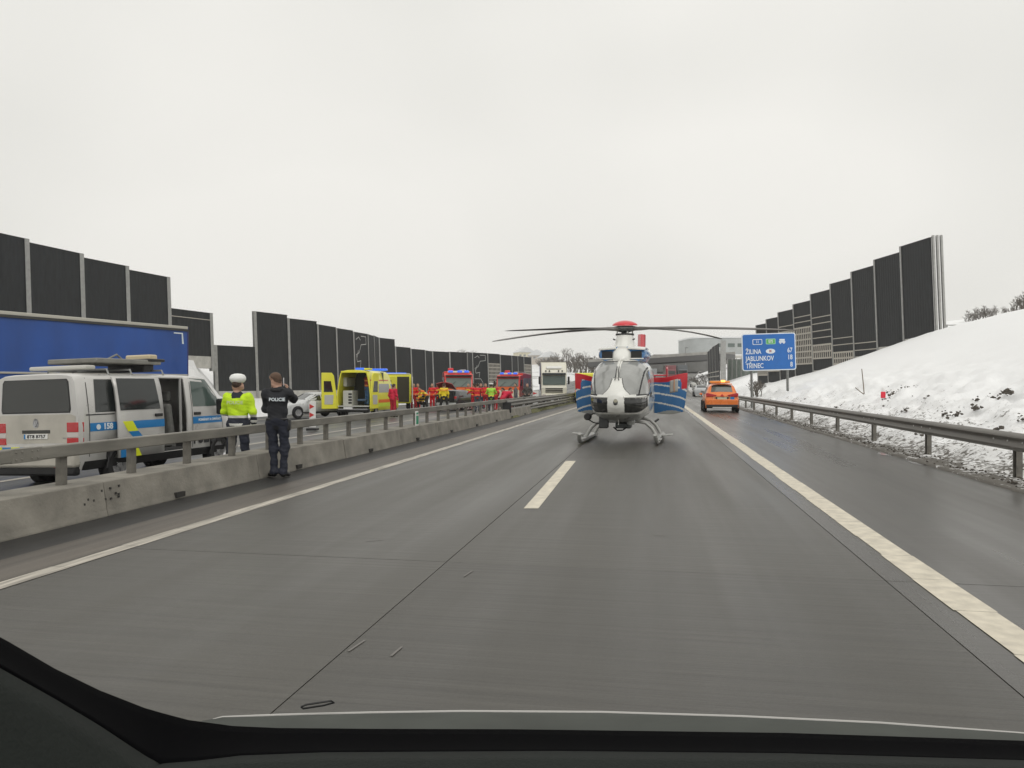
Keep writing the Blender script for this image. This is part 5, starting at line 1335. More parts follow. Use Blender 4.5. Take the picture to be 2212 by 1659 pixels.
def sdf_mesh(caps, h, k=.03, pad=.05, wob=0.0, seed=0):
    """caps: (p0, p1, r0, r1, matindex, flatten vector or None, flatten factor)"""
    P = np.array([list(c_[0]) for c_ in caps]+[list(c_[1]) for c_ in caps], float); rm = max(max(c_[2], c_[3]) for c_ in caps)
    lo = P.min(0)-rm-pad; hi = P.max(0)+rm+pad
    g_ = [np.arange(lo[i], hi[i]+h, h) for i in range(3)]
    X = np.stack(np.meshgrid(*g_, indexing='ij'), -1)
    D = np.full(X.shape[:3], 1e3)
    def dist(Q, c_):
        a, b_ = np.array(c_[0], float), np.array(c_[1], float); q = Q-a; ab = b_-a
        if c_[5] is not None:
            n_ = np.array(c_[5], float); n_ /= np.linalg.norm(n_); kf = c_[6]-1
            q = q+(q@n_)[..., None]*n_*kf; ab = ab+(ab@n_)*n_*kf
        t_ = np.clip((q@ab)/max(1e-9, ab@ab), 0, 1)
        return np.linalg.norm(q-t_[..., None]*ab, axis=-1)-(c_[2]+(c_[3]-c_[2])*t_)
    for c_ in caps:
        d = dist(X, c_); hh = np.clip(.5+.5*(D-d)/k, 0, 1); D = D*(1-hh)+d*hh-k*hh*(1-hh)
    if wob:
        rs = np.random.RandomState(seed); ph = rs.uniform(0, 6, 6)
        D += wob*np.abs(np.sin(X[..., 2]*47+X[..., 0]*23*np.sin(ph[3]+X[..., 1]*9)+ph[4]))*.45+wob*(np.sin(X[..., 2]*34+X[..., 0]*9+ph[0]+2*np.sin(X[..., 0]*11+ph[1]))*.5+np.sin(X[..., 2]*19-X[..., 1]*17+ph[2])*.5)
    V, Fc = surfnet(D, lo, h)
    cen = V[Fc].mean(1); best = np.full(len(cen), 1e3); mi = np.zeros(len(cen), int)
    for c_ in caps:
        d = dist(cen, c_); m = d < best; best[m] = d[m]; mi[m] = c_[4]
    return V, Fc, mi, cen
def hand_caps(wr, d, up, m, curl=.5, spread=.3):
    """palm and five fingers growing from the wrist along d; up = back of the hand"""
    d = Vector(d).normalized(); up = (Vector(up)-d*Vector(up).dot(d)).normalized(); s = d.cross(up); w = Vector(wr); out = []
    out.append((w, w+d*.075, .026, .033, m, tuple(up), 1.5))
    for i, ln in enumerate((.068, .078, .072, .056)):
        b_ = w+d*.085+s*(-.030+.020*i); f1 = (d*math.cos(curl)-up*math.sin(curl)).normalized(); f2 = (d*math.cos(curl*2.1)-up*math.sin(curl*2.1)).normalized()
        q = b_+f1*ln*.55; out.append((b_, q, .0095, .009, m, None, 1)); out.append((q, q+f2*ln*.5, .009, .0075, m, None, 1))
    b_ = w+d*.03-s*.03; t1 = (d*.7-s*.7-up*.3).normalized(); q = b_+t1*.045; out.append((b_, q, .012, .010, m, None, 1)); out.append((q, q+(d*.9-s*.2-up*.3).normalized()*.03, .010, .008, m, None, 1))
    return out
SKIN = mat('skin', (.42, .25, .18), .55)
def person(label, loc, rz, outfit, pose=None, h=.02, group='rescuers at the crash scene', hair=(.05, .03, .02), recolor=None, hands=False, wob=.004, seed=0, shoe=(.012, .012, .012), scale=1.0, headgear=None, bare_hands=True, name='person', bulk=1.0):
    """outfit: colours jacket, trousers, optional band; pose overrides joints"""
    J = dict(hip=(0, 0, .95), waist=(0, .0, 1.10), chest=(0, 0, 1.33), neck=(0, -.01, 1.48), head=(0, .02, 1.62), crown=(0, .015, 1.69), chin=(0, .07, 1.575), nose=(0, .125, 1.625),
             shl=(-.185, 0, 1.42), shr=(.185, 0, 1.42), ell=(-.27, -.02, 1.15), elr=(.27, -.02, 1.15), wrl=(-.26, .08, .93), wrr=(.26, .08, .93),
             hpl=(-.095, 0, .92), hpr=(.095, 0, .92), knl=(-.11, .02, .50), knr=(.11, .02, .50), anl=(-.115, -.02, .10), anr=(.115, -.02, .10), tol=(-.14, .17, .04), tor=(.14, .17, .04))
    J.update(pose or {}); V_ = lambda k: Vector(J[k])
    ft = (V_('shr')-V_('shl')).cross(V_('neck')-V_('hip')); ft.normalize(); ft = tuple(ft)
    C = []
    c = lambda a, b_, r0, r1, m, fl=None, k=1: C.append((V_(a), V_(b_), r0, r1, m, fl, k))
    # 0 skin 1 jacket 2 trousers 3 shoes 4 hair 5 band
    c('hip', 'waist', .165, .16, 1, ft, 1.35); c('waist', 'chest', .16, .185, 1, ft, 1.45); c('chest', 'neck', .17, .07, 1, ft, 1.3)
    for s in 'lr':
        c('chest', 'sh'+s, .11, .085, 1); c('sh'+s, 'el'+s, .078, .062, 1); c('el'+s, 'wr'+s, .060, .045, 1)
        c('hip', 'hp'+s, .13, .105, 2); c('hp'+s, 'kn'+s, .102, .078, 2); c('kn'+s, 'an'+s, .076, .062, 2)
        c('an'+s, 'to'+s, .052, .042, 3)
        a = V_('an'+s); C.append((a, a-Vector((0, 0, .05)), .058, .05, 3, None, 1))
        d = (V_('wr'+s)-V_('el'+s)).normalized()
        if not hands: C.append((V_('wr'+s), V_('wr'+s)+d*.11, .038, .03, 0, None, 1))
    c('neck', 'head', .058, .06, 0); hd = V_('head'); cr_ = V_('crown'); fwd = (V_('nose')-hd); fwd.normalize(); upv = (cr_-hd).normalized(); sd_ = fwd.cross(upv)
    c('head', 'crown', .092, .088, 0); c('head', 'chin', .075, .045, 0); C.append((V_('nose')-fwd*.03, V_('nose')-upv*.012, .014, .016, 0, None, 1))
    for s in (1, -1): C.append((hd+sd_*s*.088+upv*.01, hd+sd_*s*.094-upv*.03, .018, .012, 0, None, 1))
    C.append((hd-fwd*.025+upv*.05, cr_-fwd*.01+upv*.012, .082, .086, 4, None, 1)); C.append((hd-fwd*.04+upv*.02, hd-fwd*.045+upv*.04, .062, .07, 4, None, 1))
    C = [(q[0], q[1], q[2]*(bulk if q[4] == 1 else 1), q[3]*(bulk if q[4] == 1 else 1))+q[4:] for q in C]
    V, Fc, mi, cen = sdf_mesh(C, h, .045, wob=wob, seed=seed)
    mi = mi.copy()
    if recolor: mi = recolor(cen, mi)
    vl = [tuple(p) for p in V]; fl = [tuple(int(q) for q in f) for f in Fc]; ml = [int(q) for q in mi]
    if hands:
        for s in 'lr':
            d = V_('wr'+s)-V_('el'+s); up = J.get('up'+s, (1 if s == 'r' else -1, .3, .2))
            V2, F2, m2, _ = sdf_mesh(hand_caps(V_('wr'+s)-d.normalized()*.01, J.get('hd'+s, d), up, 0, J.get('curl'+s, .45)), .0055, .012, pad=.03)
            o_ = len(vl); vl += [tuple(p) for p in V2]; fl += [tuple(int(q)+o_ for q in f) for f in F2]; ml += [0]*len(F2)
    t_ = thing(name, label, 'person', loc, rz, group); t_.scale = (scale,)*3
    mb = MB(); mb.v = vl; mb.f = fl; mb.mi = ml
    def om(c_, nm, ro=.8): return mat('%s_%d_%d_%d' % (nm, c_[0]*255, c_[1]*255, c_[2]*255), c_, ro, noise=.12, nscale=9, bump=.25, bscale=35)
    ms = [SKIN, om(outfit[0], 'jacket_cloth'), om(outfit[1], 'trouser_cloth'), om(shoe, 'boot_leather', .5), om(hair, 'hair'), om(outfit[2] if len(outfit) > 2 else (.6, .6, .58), 'trim_cloth', .4), om(outfit[3] if len(outfit) > 3 else (.6, .6, .58), 'second_cloth', .6)]
    mb.build('body', ms, t_, smooth=180)
    return t_, J
BLK = (.012, .013, .017); NAVY = (.014, .017, .030); RED = (.66, .014, .025); HIVIS = (.55, .80, .02); YEL = (.80, .62, .02); ORG = (.80, .16, .03)
# officer in black on the phone, in front of the barrier
po = GX(598, 13.25, .0); po.z = 0
def rc_black(cen, mi):
    return mi
ob, J = person('police officer in black uniform holding a phone to the ear beside the median beam', (-6.33, po.y-.05, 0), R(12), (BLK, NAVY), dict(
    hip=(0, -.0, .96), waist=(-.0, -.01, 1.12), chest=(0, -.01, 1.36), neck=(-.01, .0, 1.50), head=(-.035, .03, 1.63), crown=(-.045, .02, 1.70), chin=(-.07, .07, 1.585), nose=(-.13, .085, 1.635),
    shl=(-.185, -.02, 1.43), shr=(.185, -.01, 1.44), ell=(-.22, .07, 1.16), wrl=(-.10, .26, 1.10), elr=(.215, .25, 1.33), wrr=(.15, .13, 1.50), hdr=(-.35, -.1, .9), upr=(.9, .2, .3), curlr=.55,
    hpl=(-.10, 0, .92), hpr=(.10, 0, .92), knl=(-.075, .03, .50), knr=(.115, .02, .50), anl=(-.055, -.01, .10), anr=(.10, -.02, .10), tol=(-.16, .13, .04), tor=(.13, .17, .04)),
    h=.011, group=None, hair=(.10, .06, .04), hands=True, wob=.011, bulk=1.0, seed=3, scale=1.0)
bx('phone', (.075, .10, 1.635), (.012, .07, .14), mat('pale_phone', (.62, .62, .63), .3), ob, .004, rx=R(-14), rz=R(20))
bx('belt', (0, -.0, 1.0), (.34, .235, .045), M_black, ob, .02); bx('holster', (.19, .0, .90), (.06, .11, .2), M_black, ob, .02)
text('lettering', 'POLICIE', .078, M_swhite, ob, frame((.035, -.168, 1.335), (1, .0, 0), (0, .02, 1)), bold=.002, extrude=.001)
MB().tube([(-.09, -.055, 1.50), (-.03, -.095, 1.485), (.05, -.09, 1.485), (.09, -.04, 1.50)], .032, 8).build('hood_collar', mat('black_collar', (.012, .012, .014), .9), ob)
# officer in hi-vis jacket and white cap behind the barrier
def rc_vest(cen, mi):
    m = mi.copy(); jac = mi == 1
    z = cen[:, 2]; ax = np.abs(cen[:, 0])
    m[jac & (z < 1.10) & (z > 1.055)] = 5; m[jac & (z < 1.055)] = 2; m[jac & (z < .955) & (z > .91)] = 5
    arm = jac & (ax > .225); m[arm & (z < 1.07)] = 2; m[arm & (z < 1.01) & (z > .965)] = 5; m[arm & (z >= 1.07)] = 1; m[arm & (z < 1.115) & (z > 1.07)] = 5
    neck = jac & (z > 1.415-.0) & (ax < .075+.35*(z-1.415)); m[neck] = 2
    return m
cp = GX(514, 14.6, 0)
oc_, J = person('police officer in yellow hi-vis jacket and white cap behind the median barrier', (cp.x, cp.y, -.14), R(10), (HIVIS, NAVY, (.62, .62, .58)), dict(
    head=(-.01, .02, 1.63), crown=(-.01, .01, 1.69), shl=(-.19, 0, 1.42), shr=(.19, 0, 1.42), ell=(-.275, .06, 1.17), wrl=(-.15, .25, 1.08), elr=(.275, .0, 1.15), wrr=(.26, .10, .93), hip=(0, 0, .96),
    knl=(-.13, .02, .5), anl=(-.14, 0, .10), knr=(.12, .03, .5), anr=(.13, 0, .10)), h=.011, group=None, recolor=rc_vest, hands=True, wob=.011, bulk=1.10, seed=8, scale=1.04)
cap = MB(); cap.lathe([(.001, .0), (.105, .0), (.128, .025), (.146, .06), (.143, .10), (.115, .14), (.06, .16), (.001, .165)], (-.01, .015, 1.70), 'z', 24); cap.build('cap', mat('white_cap_cloth', (.82, .82, .80), .7), oc_)
vz_ = MB(); vz_.grid(lambda u, v: ((u-.5)*.19*(1-.2*v)-.01, .09+.09*v-.06*abs(u-.5)**2*4, 1.69-.03*v), 8, 4); vz_.build('cap_visor', M_black, oc_, thick=.006)
text('lettering', 'POLICIE', .085, mat('grey_reflective_print', (.55, .62, .35), .4), oc_, frame((.0, -.162, 1.335), (1, 0, 0), (0, .03, 1)), bold=.002, extrude=.001)
# --- rescuers
def rc_band(z0=1.02, z1=1.10, z2=1.28, z3=1.36, arms=True):
    def f(cen, mi):
        m = mi.copy(); j = mi == 1; z = cen[:, 2]
        m[j & (((z > z0) & (z < z1)) | ((z > z2) & (z < z3)))] = 5
        return m
    return f
BEND = dict(waist=(0, .10, 1.06), chest=(0, .28, 1.20), neck=(0, .40, 1.27), head=(0, .47, 1.38), crown=(0, .49, 1.45), chin=(0, .52, 1.32), nose=(0, .58, 1.36), shl=(-.19, .34, 1.24), shr=(.19, .34, 1.24), ell=(-.22, .45, .97), elr=(.22, .45, .97), wrl=(-.15, .58, .80), wrr=(.15, .58, .80))
CROUCH = dict(hip=(0, -.12, .52), waist=(0, -.05, .66), chest=(0, .10, .84), neck=(0, .18, .98), head=(0, .24, 1.10), crown=(0, .24, 1.17), chin=(0, .30, 1.05), nose=(0, .35, 1.10), shl=(-.20, .12, .93), shr=(.20, .12, .93), ell=(-.27, .26, .72), elr=(.27, .26, .72), wrl=(-.16, .44, .62), wrr=(.16, .44, .62),
              hpl=(-.11, -.1, .50), hpr=(.11, -.1, .50), knl=(-.20, .22, .52), knr=(.20, .22, .52), anl=(-.17, -.02, .10), anr=(.17, -.02, .10), tol=(-.2, .16, .04), tor=(.2, .16, .04))
AKIM = dict(ell=(-.34, -.05, 1.18), wrl=(-.19, .10, 1.02), elr=(.34, -.05, 1.18), wrr=(.19, .10, 1.02))
REACH = dict(elr=(.28, .16, 1.22), wrr=(.20, .38, 1.14), ell=(-.28, .14, 1.2), wrl=(-.18, .36, 1.1))
GZ = -.30
def far(label, px, zc, rz, outfit, pose=None, rc=None, z=GZ, **k):
    p = GX(px, zc, z); return person(label, p, rz, outfit, pose, h=.024, recolor=rc, wob=.006, seed=int(px), scale=1.09, **k)[0]
pin = ap
far('paramedic in dark red inside the open ambulance', 793, 44.9, R(-40), ((.30, .02, .03), (.05, .12, .22), (.7, .3, .06)), REACH, rc_band(), z=.36, group=None)
far('paramedic in plain red coat leaning on the side of the open ambulance', 849, 44.0, R(-25), ((.60, .012, .05), (.42, .01, .03)), BEND if False else dict(head=(0, .08, 1.58), crown=(0, .08, 1.66), chin=(0, .13, 1.53), nose=(0, .19, 1.58), chest=(0, .06, 1.30), neck=(0, .07, 1.46)), None, group=None)
far('rescuer in red with orange bands behind the square ambulance', 893, 57.5, R(200), (RED, (.38, .01, .02), ORG), AKIM, rc_band(), group=None)
fk = far('firefighter crouching in dark gear with yellow stripes and yellow helmet', 910, 55, R(190), ((.03, .03, .028), (.02, .02, .02), (.85, .55, .03)), CROUCH, rc_band(.62, .70, .80, .88), group=None)
def helmet(par, c_, col, nm='helmet'):
    MB().lathe([(.13, -.03), (.135, 0), (.12, .06), (.075, .11), (.001, .125)], c_, 'z', 16).build(nm, mat('helmet_%d' % int(col[1]*99), col, .3, coat=.5), par)
helmet(fk, (0, .24, 1.15), (.85, .75, .05))
far('rescuer in orange and yellow turnout jacket bending beside the crouching firefighter', 922, 54.5, R(120), ((.75, .20, .03), (.03, .03, .03), (.85, .70, .04)), BEND, rc_band(.9, .98, 1.12, 1.2), group=None)
far('rescuer in red overalls with orange bands standing hands on hips', 934, 56.5, R(170), (RED, RED, ORG), AKIM, rc_band(), group=None)
far('rescuer in yellow vest and dark trousers with legs apart', 959, 52, R(10), (YEL, (.015, .015, .016), (.85, .25, .03)), dict(knl=(-.2, .02, .5), knr=(.2, .02, .5), anl=(-.28, 0, .1), anr=(.28, 0, .1), tol=(-.32, .17, .04), tor=(.32, .17, .04)), rc_band(1.3, 1.36, 1.40, 1.44), group=None)
far('rescuer in red with yellow bands by the raised tailgate', 1023, 56, R(60), (RED, (.40, .01, .02), (.85, .45, .03)), REACH, rc_band(), group=None)
far('bystander in dark clothes among the rescuers', 1039, 60, R(180), ((.05, .055, .06), (.03, .05, .09)), None, None, group=None)
far('rescuer in red jacket standing behind the traffic officer', 1049, 59, R(180), (RED, (.3, .01, .02), ORG), None, rc_band(), group=None)
ow = far('traffic officer in lime vest and white cap with back turned', 1061, 50.5, R(10), ((.40, .75, .08), (.02, .022, .03), (.75, .6, .05)), REACH, rc_band(1.0, 1.06, 1.2, 1.24), group=None)
MB().lathe([(.001, 0), (.10, 0), (.14, .06), (.12, .10), (.001, .12)], (0, .015, 1.70), 'z', 16).build('cap', mat('white_cap_cloth', (.82, .82, .80), .7), ow)
far('rescuer in crimson bending over behind the tilted board', 1086, 46, R(-50), ((.58, .012, .05), (.40, .01, .03)), BEND, None, group=None)
far('second rescuer in crimson stooping face to face with the other', 1102, 46.5, R(70), ((.55, .012, .045), (.35, .01, .03)), BEND, None, group=None)
for px_, zc_, rz_, of_, ps_, rcb, lb_ in (
    (903, 59, 150, (RED, RED, YEL), AKIM, 1, 'rescuer in red with yellow bands behind the crouching firefighter'),
    (946, 60, 200, ((.50, .015, .02), (.04, .04, .04), YEL), None, 1, 'rescuer in red jacket and dark trousers left of the crashed car'),
    (972, 58, 240, (ORG, (.05, .05, .05), YEL), BEND, 1, 'firefighter in orange bending over the crashed car'),
    (1012, 60, 170, ((.55, .10, .03), (.45, .02, .02), YEL), None, 1, 'rescuer in orange red beside the crashed car'),
    (1031, 53, 20, (RED, (.05, .06, .08), ORG), REACH, 1, 'rescuer in red jacket and grey trousers facing the crashed car'),
    (1070, 55, 330, ((.52, .012, .03), (.42, .01, .02), ORG), AKIM, 1, 'rescuer in red standing just ahead of the traffic officer'),
    (1114, 54, 100, ((.12, .12, .13), (.08, .09, .12)), None, 0, 'person in grey beside the stooping rescuers')):
    far(lb_, px_, zc_, R(rz_), of_, ps_, rc_band() if rcb else None, group=None)
far('person in dark grey uniform beside the second fire engine', 1139, 62, R(180), ((.06, .055, .05), (.05, .045, .042)), AKIM, None, group=None)
# ================================================================ FAR BACKGROUND
M_bark = mat('bare_bark', (.12, .105, .09), .9, noise=.3, nscale=4)
def bare_tree(seed, H, spread=.5, depth=5, multi=1):
    rs = random.Random(seed); mb = MB(); tw = MB()
    def seg(m_, p, q, r0, r1, n):
        m_.tube([p, q], [r0, r1], n, caps=False)
    def grow(p, d, ln, r, dep):
        n_ = 2 if dep > 1 else 1; q = p
        for i in range(n_):
            d = (d+Vector((rs.uniform(-.14, .14), rs.uniform(-.14, .14), rs.uniform(-.02, .10)))).normalized(); q2 = q+d*ln/n_
            seg(mb if dep >= depth-1 else tw, q, q2, r*(1-.25*i/n_), r*(1-.25*(i+1)/n_), 5 if dep >= depth-1 else 3); q = q2
        if dep == 0: return
        for k in range(rs.choice((2, 3, 3)) if dep > 1 else 3):
            a = rs.uniform(0, 6.28); sp = rs.uniform(.35, .95)*spread*1.5
            side = Vector((math.cos(a), math.sin(a), rs.uniform(.1, .4)))
            grow(q if rs.random() < .7 else p.lerp(q, rs.uniform(.5, .95)), (d+side*sp).normalized(), ln*rs.uniform(.58, .8), max(.018, r*.58), dep-1)
    for m_ in range(multi):
        d0 = Vector((rs.uniform(-.25, .25), rs.uniform(-.25, .25), 1)) if multi > 1 else Vector((0, 0, 1))
        grow(Vector((rs.uniform(-.5, .5), rs.uniform(-.3, .3), -.3)) if multi > 1 else Vector((0, 0, -.3)), d0.normalized(), H*.30, H*.022, depth)
    return mb, tw
protos = []
for sd, H, sp, dp, mu in ((1, 8, .55, 5, 2), (2, 7, .7, 5, 2), (3, 9, .45, 5, 1), (4, 4, .8, 4, 4)):
    mb, tw = bare_tree(sd, H, sp, dp, mu)
    protos.append((mb, tw, H))
pm = [None]*4
def put_tree(k, x, y, z, s, rz, label, group='bare trees in the distance'):
    t_ = thing('bare_tree' if k != 3 else 'bare_bush', label, 'tree' if k != 3 else 'bush', (x, y, z), rz, group); t_.scale = (s, s, s)
    if pm[k] is None:
        a = protos[k][0].build('trunk', M_bark, t_, smooth=60); b_ = protos[k][1].build('crown', M_bark, t_, smooth=60); pm[k] = (a.data, b_.data)
    else:
        for nm, d in zip(('trunk', 'crown'), pm[k]):
            o = bpy.data.objects.new(nm, d); COL.objects.link(o); o.parent = t_
    return t_
random.seed(31)
def gz(p): 
    z = terrain_z(p.x, p.y)
    if p.y > 180 or abs(p.x) > 60: z += hill(p.x, p.y)
    return z
lab = {0: 'bare twiggy tree behind the white lorry', 1: 'bare spreading tree behind the white lorry', 2: 'bare slender tree standing above the far noise barrier', 3: 'bare bush on top of the snowy bank'}
for px, zc, k, s in ((1196, 232, 1, .9), (1212, 225, 0, 1.0), (1224, 240, 2, 1.05), (1240, 228, 0, 1.0), (1254, 240, 1, 1.1), (1278, 232, 1, .95), (1292, 245, 0, .9), (1205, 255, 0, .9), (1232, 262, 1, 1.1), (1266, 256, 0, 1.0), (1184, 250, 1, .8)):
    p = W(px, CY, zc); put_tree(k, p.x, p.y, gz(p)-.2, s, random.uniform(0, 6), lab[k] if k != 2 else 'bare slender tree behind the white lorry', 'bare trees behind the white lorry')
for px, zc, k, s in ((948, 190, 2, .95), (962, 200, 0, .9), (1000, 220, 2, 1.0), (1022, 230, 2, .9), (1065, 230, 0, .8), (1402, 260, 1, .8), (1422, 270, 0, .8), (1438, 280, 1, .7), (1452, 290, 0, .6)):
    p = W(px, CY, zc); put_tree(k, p.x, p.y, gz(p)-.2, s, random.uniform(0, 6), 'bare tree on the snowy hillside far beyond the road', 'bare trees on the far hillside')
for px, zc, s in ((2095, 66, .62), (2118, 67, .8), (2140, 66, .7), (2178, 60, .55), (2200, 58, .7), (2216, 57, .75)):
    p = W(px, CY, zc); put_tree(3, p.x, p.y, gz(p)+(1.35 if px < 2150 else .75), s*.82, random.uniform(0, 6), lab[3], 'bare bushes on the crest of the right bank')
for px, zc, s in ((1512, 128, .7), (1524, 135, .8), (1548, 140, .6), (1500, 150, .7), (1638, 56, .45), (1630, 58, .5)):
    p = W(px, CY, zc); put_tree(3, p.x, p.y, gz(p), s, random.uniform(0, 6), 'bare roadside bush beyond the orange car', 'bare bushes beyond the orange car')
random.seed(77)
for i in range(16):
    px = 1172+8.6*i+random.uniform(-5, 5); zc = random.uniform(222, 262); p = W(px, CY, zc)
    put_tree(3, p.x, p.y, gz(p)-.3, random.uniform(1.3, 2.2), random.uniform(0, 6), 'dense leafless shrub in the thicket behind the white lorry', 'thicket behind the white lorry')
# low crash rail on the crest of the right bank
A = W(2046, CY, 62); B = W(2150, CY, 70)
cf = thing('rail_fence', 'low pale rail fence on the crest of the snowy bank beside the barrier', 'fence', (A.x, A.y, gz(A)+.55))
dv = Vector((B.x-A.x, B.y-A.y, gz(B)-gz(A)))
for zz in (.05, .75): MB().tube([(0, 0, zz+.25), tuple(dv+Vector((0, 0, zz+.25)))], .05, 6).build('rail', M_npost, cf)
for k in range(8): q = dv*(k/7); bx('post', (q.x, q.y, q.z+.4), (.09, .09, 1.3), M_npost, cf, 0)
# overpass
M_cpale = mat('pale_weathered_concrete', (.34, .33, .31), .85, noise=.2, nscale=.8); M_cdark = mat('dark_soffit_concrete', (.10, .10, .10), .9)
A = W(1330, CY, 205); B = W(1560, CY, 190)
ov = thing('overpass', 'grey road bridge crossing the carriageway below the snowy terraces', 'bridge', (A.x, A.y, 0))
d = Vector((B.x-A.x, B.y-A.y)); Ln = d.length; an = math.atan2(d.y, d.x)
zA = W(0, 790, 205).z; zB = W(0, 776, 190).z
def ovb(nm, a0, a1, zo, hgt, wd, m, sh=0):
    mb = MB(); P_ = []
    for a in (a0, a1):
        zz = lerp(zA, zB, a/Ln)+zo; c_, s_ = math.cos(an), math.sin(an)
        P_.append([(a*c_-w_*s_, a*s_+w_*c_, zz+z_) for w_, z_ in ((sh-wd/2, 0), (sh+wd/2, 0), (sh+wd/2, hgt), (sh-wd/2, hgt))])
    return mb.loft(P_).build(nm, m, ov, smooth=0)
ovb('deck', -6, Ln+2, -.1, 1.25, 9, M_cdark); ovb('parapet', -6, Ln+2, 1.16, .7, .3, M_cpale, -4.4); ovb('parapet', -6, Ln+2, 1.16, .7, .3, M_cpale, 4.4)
for a in (2, Ln*.5, Ln-1):
    bx('pier', (a*math.cos(an), a*math.sin(an), zA/2-1.2), (1.0, 3, zA+2), M_cpale, ov, .05, rz=an)
# curved grey hall on the terraces and snowy retaining terraces
M_hall = mat('grey_clad_facade', (.36, .38, .38), .6, noise=.1, nscale=.4)
hp = W(1560, CY, 285); hz = W(0, 765, 285).z
hl = thing('industrial_hall', 'large grey hall with rounded corner above snowy terraces', 'building', (hp.x, hp.y, hz), YAW)
def hall_ring(z, k=0):
    pts_ = [(-13+4*(1-math.cos(a))+0, -5-8*math.sin(a)+8-8) for a in ()]
    ring = [(-14+k, 10)]
    for i in range(9):
        a = math.pi+i*math.pi/16; ring.append((-6+(8-k)*math.cos(a), -6+(8-k)*math.sin(a)))
    return [(x, y, z) for x, y in ring+[(40, -14+k), (40, 10)]]
MB().loft([hall_ring(-1), hall_ring(5.2)]).build('wall', M_hall, hl, smooth=40)
MB().loft([hall_ring(5.2, -.3), hall_ring(5.7, -.3)]).build('roof', mat('snow_roof', (.75, .76, .77), .9), hl, smooth=40)
for i in range(12): bx('window', (-4+3.4*i, -14.05, 2.6), (2.4, .12, 1.3), M_glassg, hl, 0)
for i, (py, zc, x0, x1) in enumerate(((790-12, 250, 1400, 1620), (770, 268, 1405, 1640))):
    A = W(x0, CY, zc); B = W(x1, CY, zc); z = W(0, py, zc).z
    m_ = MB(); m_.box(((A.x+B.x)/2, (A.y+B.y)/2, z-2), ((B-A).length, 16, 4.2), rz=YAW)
    tw_ = m_.build('retaining_wall', [M_base if i else mat('underbridge_shade_wall', (.13, .13, .125), .9, noise=.2, nscale=.5)], None, bevel=.2); tag(tw_, ('lower shade-darkened' if i == 0 else 'upper pale')+' long retaining terrace covered with snow below the grey hall', 'retaining wall')  # lower wall coloured dark to paint in the shade under the bridge
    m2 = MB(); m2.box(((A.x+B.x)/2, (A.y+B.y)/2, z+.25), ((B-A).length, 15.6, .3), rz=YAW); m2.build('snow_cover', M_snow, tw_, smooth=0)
# houses on the left skyline
def house(px, py, zc, w, h_, col, label, rz=0, roof=(.62, .63, .64)):
    p = W(px, CY, zc); z = W(0, py, zc).z
    t_ = thing('house', label, 'house', (p.x, p.y, z), YAW+rz)
    wm = mat('render_%d' % (px), col, .8, noise=.08, nscale=.5)
    bx('wall', (0, 0, h_/2-3), (w, 9, h_+6), wm, t_, 0)
    MB().prism([(-w/2-.5, h_), (w/2+.5, h_), (0, h_+2.6)], -5, 5, 'xz').build('roof', mat('snowy_roof', roof, .9), t_, smooth=0)
    for i in range(4):
        for j in range(1): 
            wn = bx('window', (-w/2+w*(i+.5)/4, -4.53, 1.1+2.7*j), (1.0, .1, 1.0), mat('far_window', (.22, .23, .23), .3), t_, 0)
            bx('sill', (0, 0, 0), (1.2, .2, .1), M_white, wn, 0).location = (-w/2+w*(i+.5)/4, -4.6, .7+2.7*j)
    return t_
house(1132, 774, 360, 8, 2.6, (.62, .58, .44), 'cream yellow house on the skyline above the far barrier', R(15))
house(1162, 779, 340, 7, 2.2, (.50, .45, .40), 'greyish house with snowy roof beside the cream house', R(-10))
house(1184, 783, 320, 7, 2.0, (.45, .42, .38), 'low house behind the bare trees by the white lorry', R(8))
# distant vehicles queueing under the bridge and on the far bend
def far_truck(px, py, zc, col, label, w=2.5, h_=3.6):
    p = W(px, CY, zc); z = bend(p.y)[1]
    t_ = thing('parked_lorry', label, 'lorry', (p.x, p.y, z), 0)
    bx('box', (0, 3, h_/2+.6), (w, 6, h_-1.0), mat('far_lorry_%d' % px, col, .5), t_, .05); bx('cab', (0, -.9, 1.55), (w*.96, 1.8, 2.2), mat('far_cab_%d' % px, tuple(c_*.9 for c_ in col), .5), t_, .15); bx('windscreen', (0, -1.78, 1.95), (w*.8, .1, .8), M_glass, t_, .02); bx('bumper', (0, -1.82, .65), (w*.96, .12, .4), M_black, t_, .03)
    for s in (1, -1):
        for yy in (-.8, 4.5): wheel(t_, s*1.0, yy, .5, .3, s)
    return t_
far_truck(1449, 800, 185, (.22, .075, .08), 'dull red lorry waiting below the bridge')
far_truck(1474, 800, 187, (.12, .13, .14), 'dark grey lorry beside the dull red one')
far_truck(1405, 800, 150, (.30, .31, .32), 'pale grey lorry beyond the helicopter tail')
def far_car(px, zc, col, label, rz=R(180)):
    p = W(px, CY, zc); z = bend(p.y)[1]
    t_ = thing('waiting_car', label, 'car', (p.x, p.y, z), rz)
    make_car(t_, mat('far_car_%d' % px, col, .3, coat=.4), 4.4); return t_
far_car(1424, 135, (.45, .45, .45), 'silver car on the far bend beyond the helicopter'); far_car(1502, 150, (.42, .42, .40), 'pale car on the rising far road'); far_car(1514, 98, (.40, .41, .42), 'silver car passing ahead of the orange car', 0); far_car(1436, 108, (.55, .55, .53), 'white car just beyond the helicopter doors', 0)
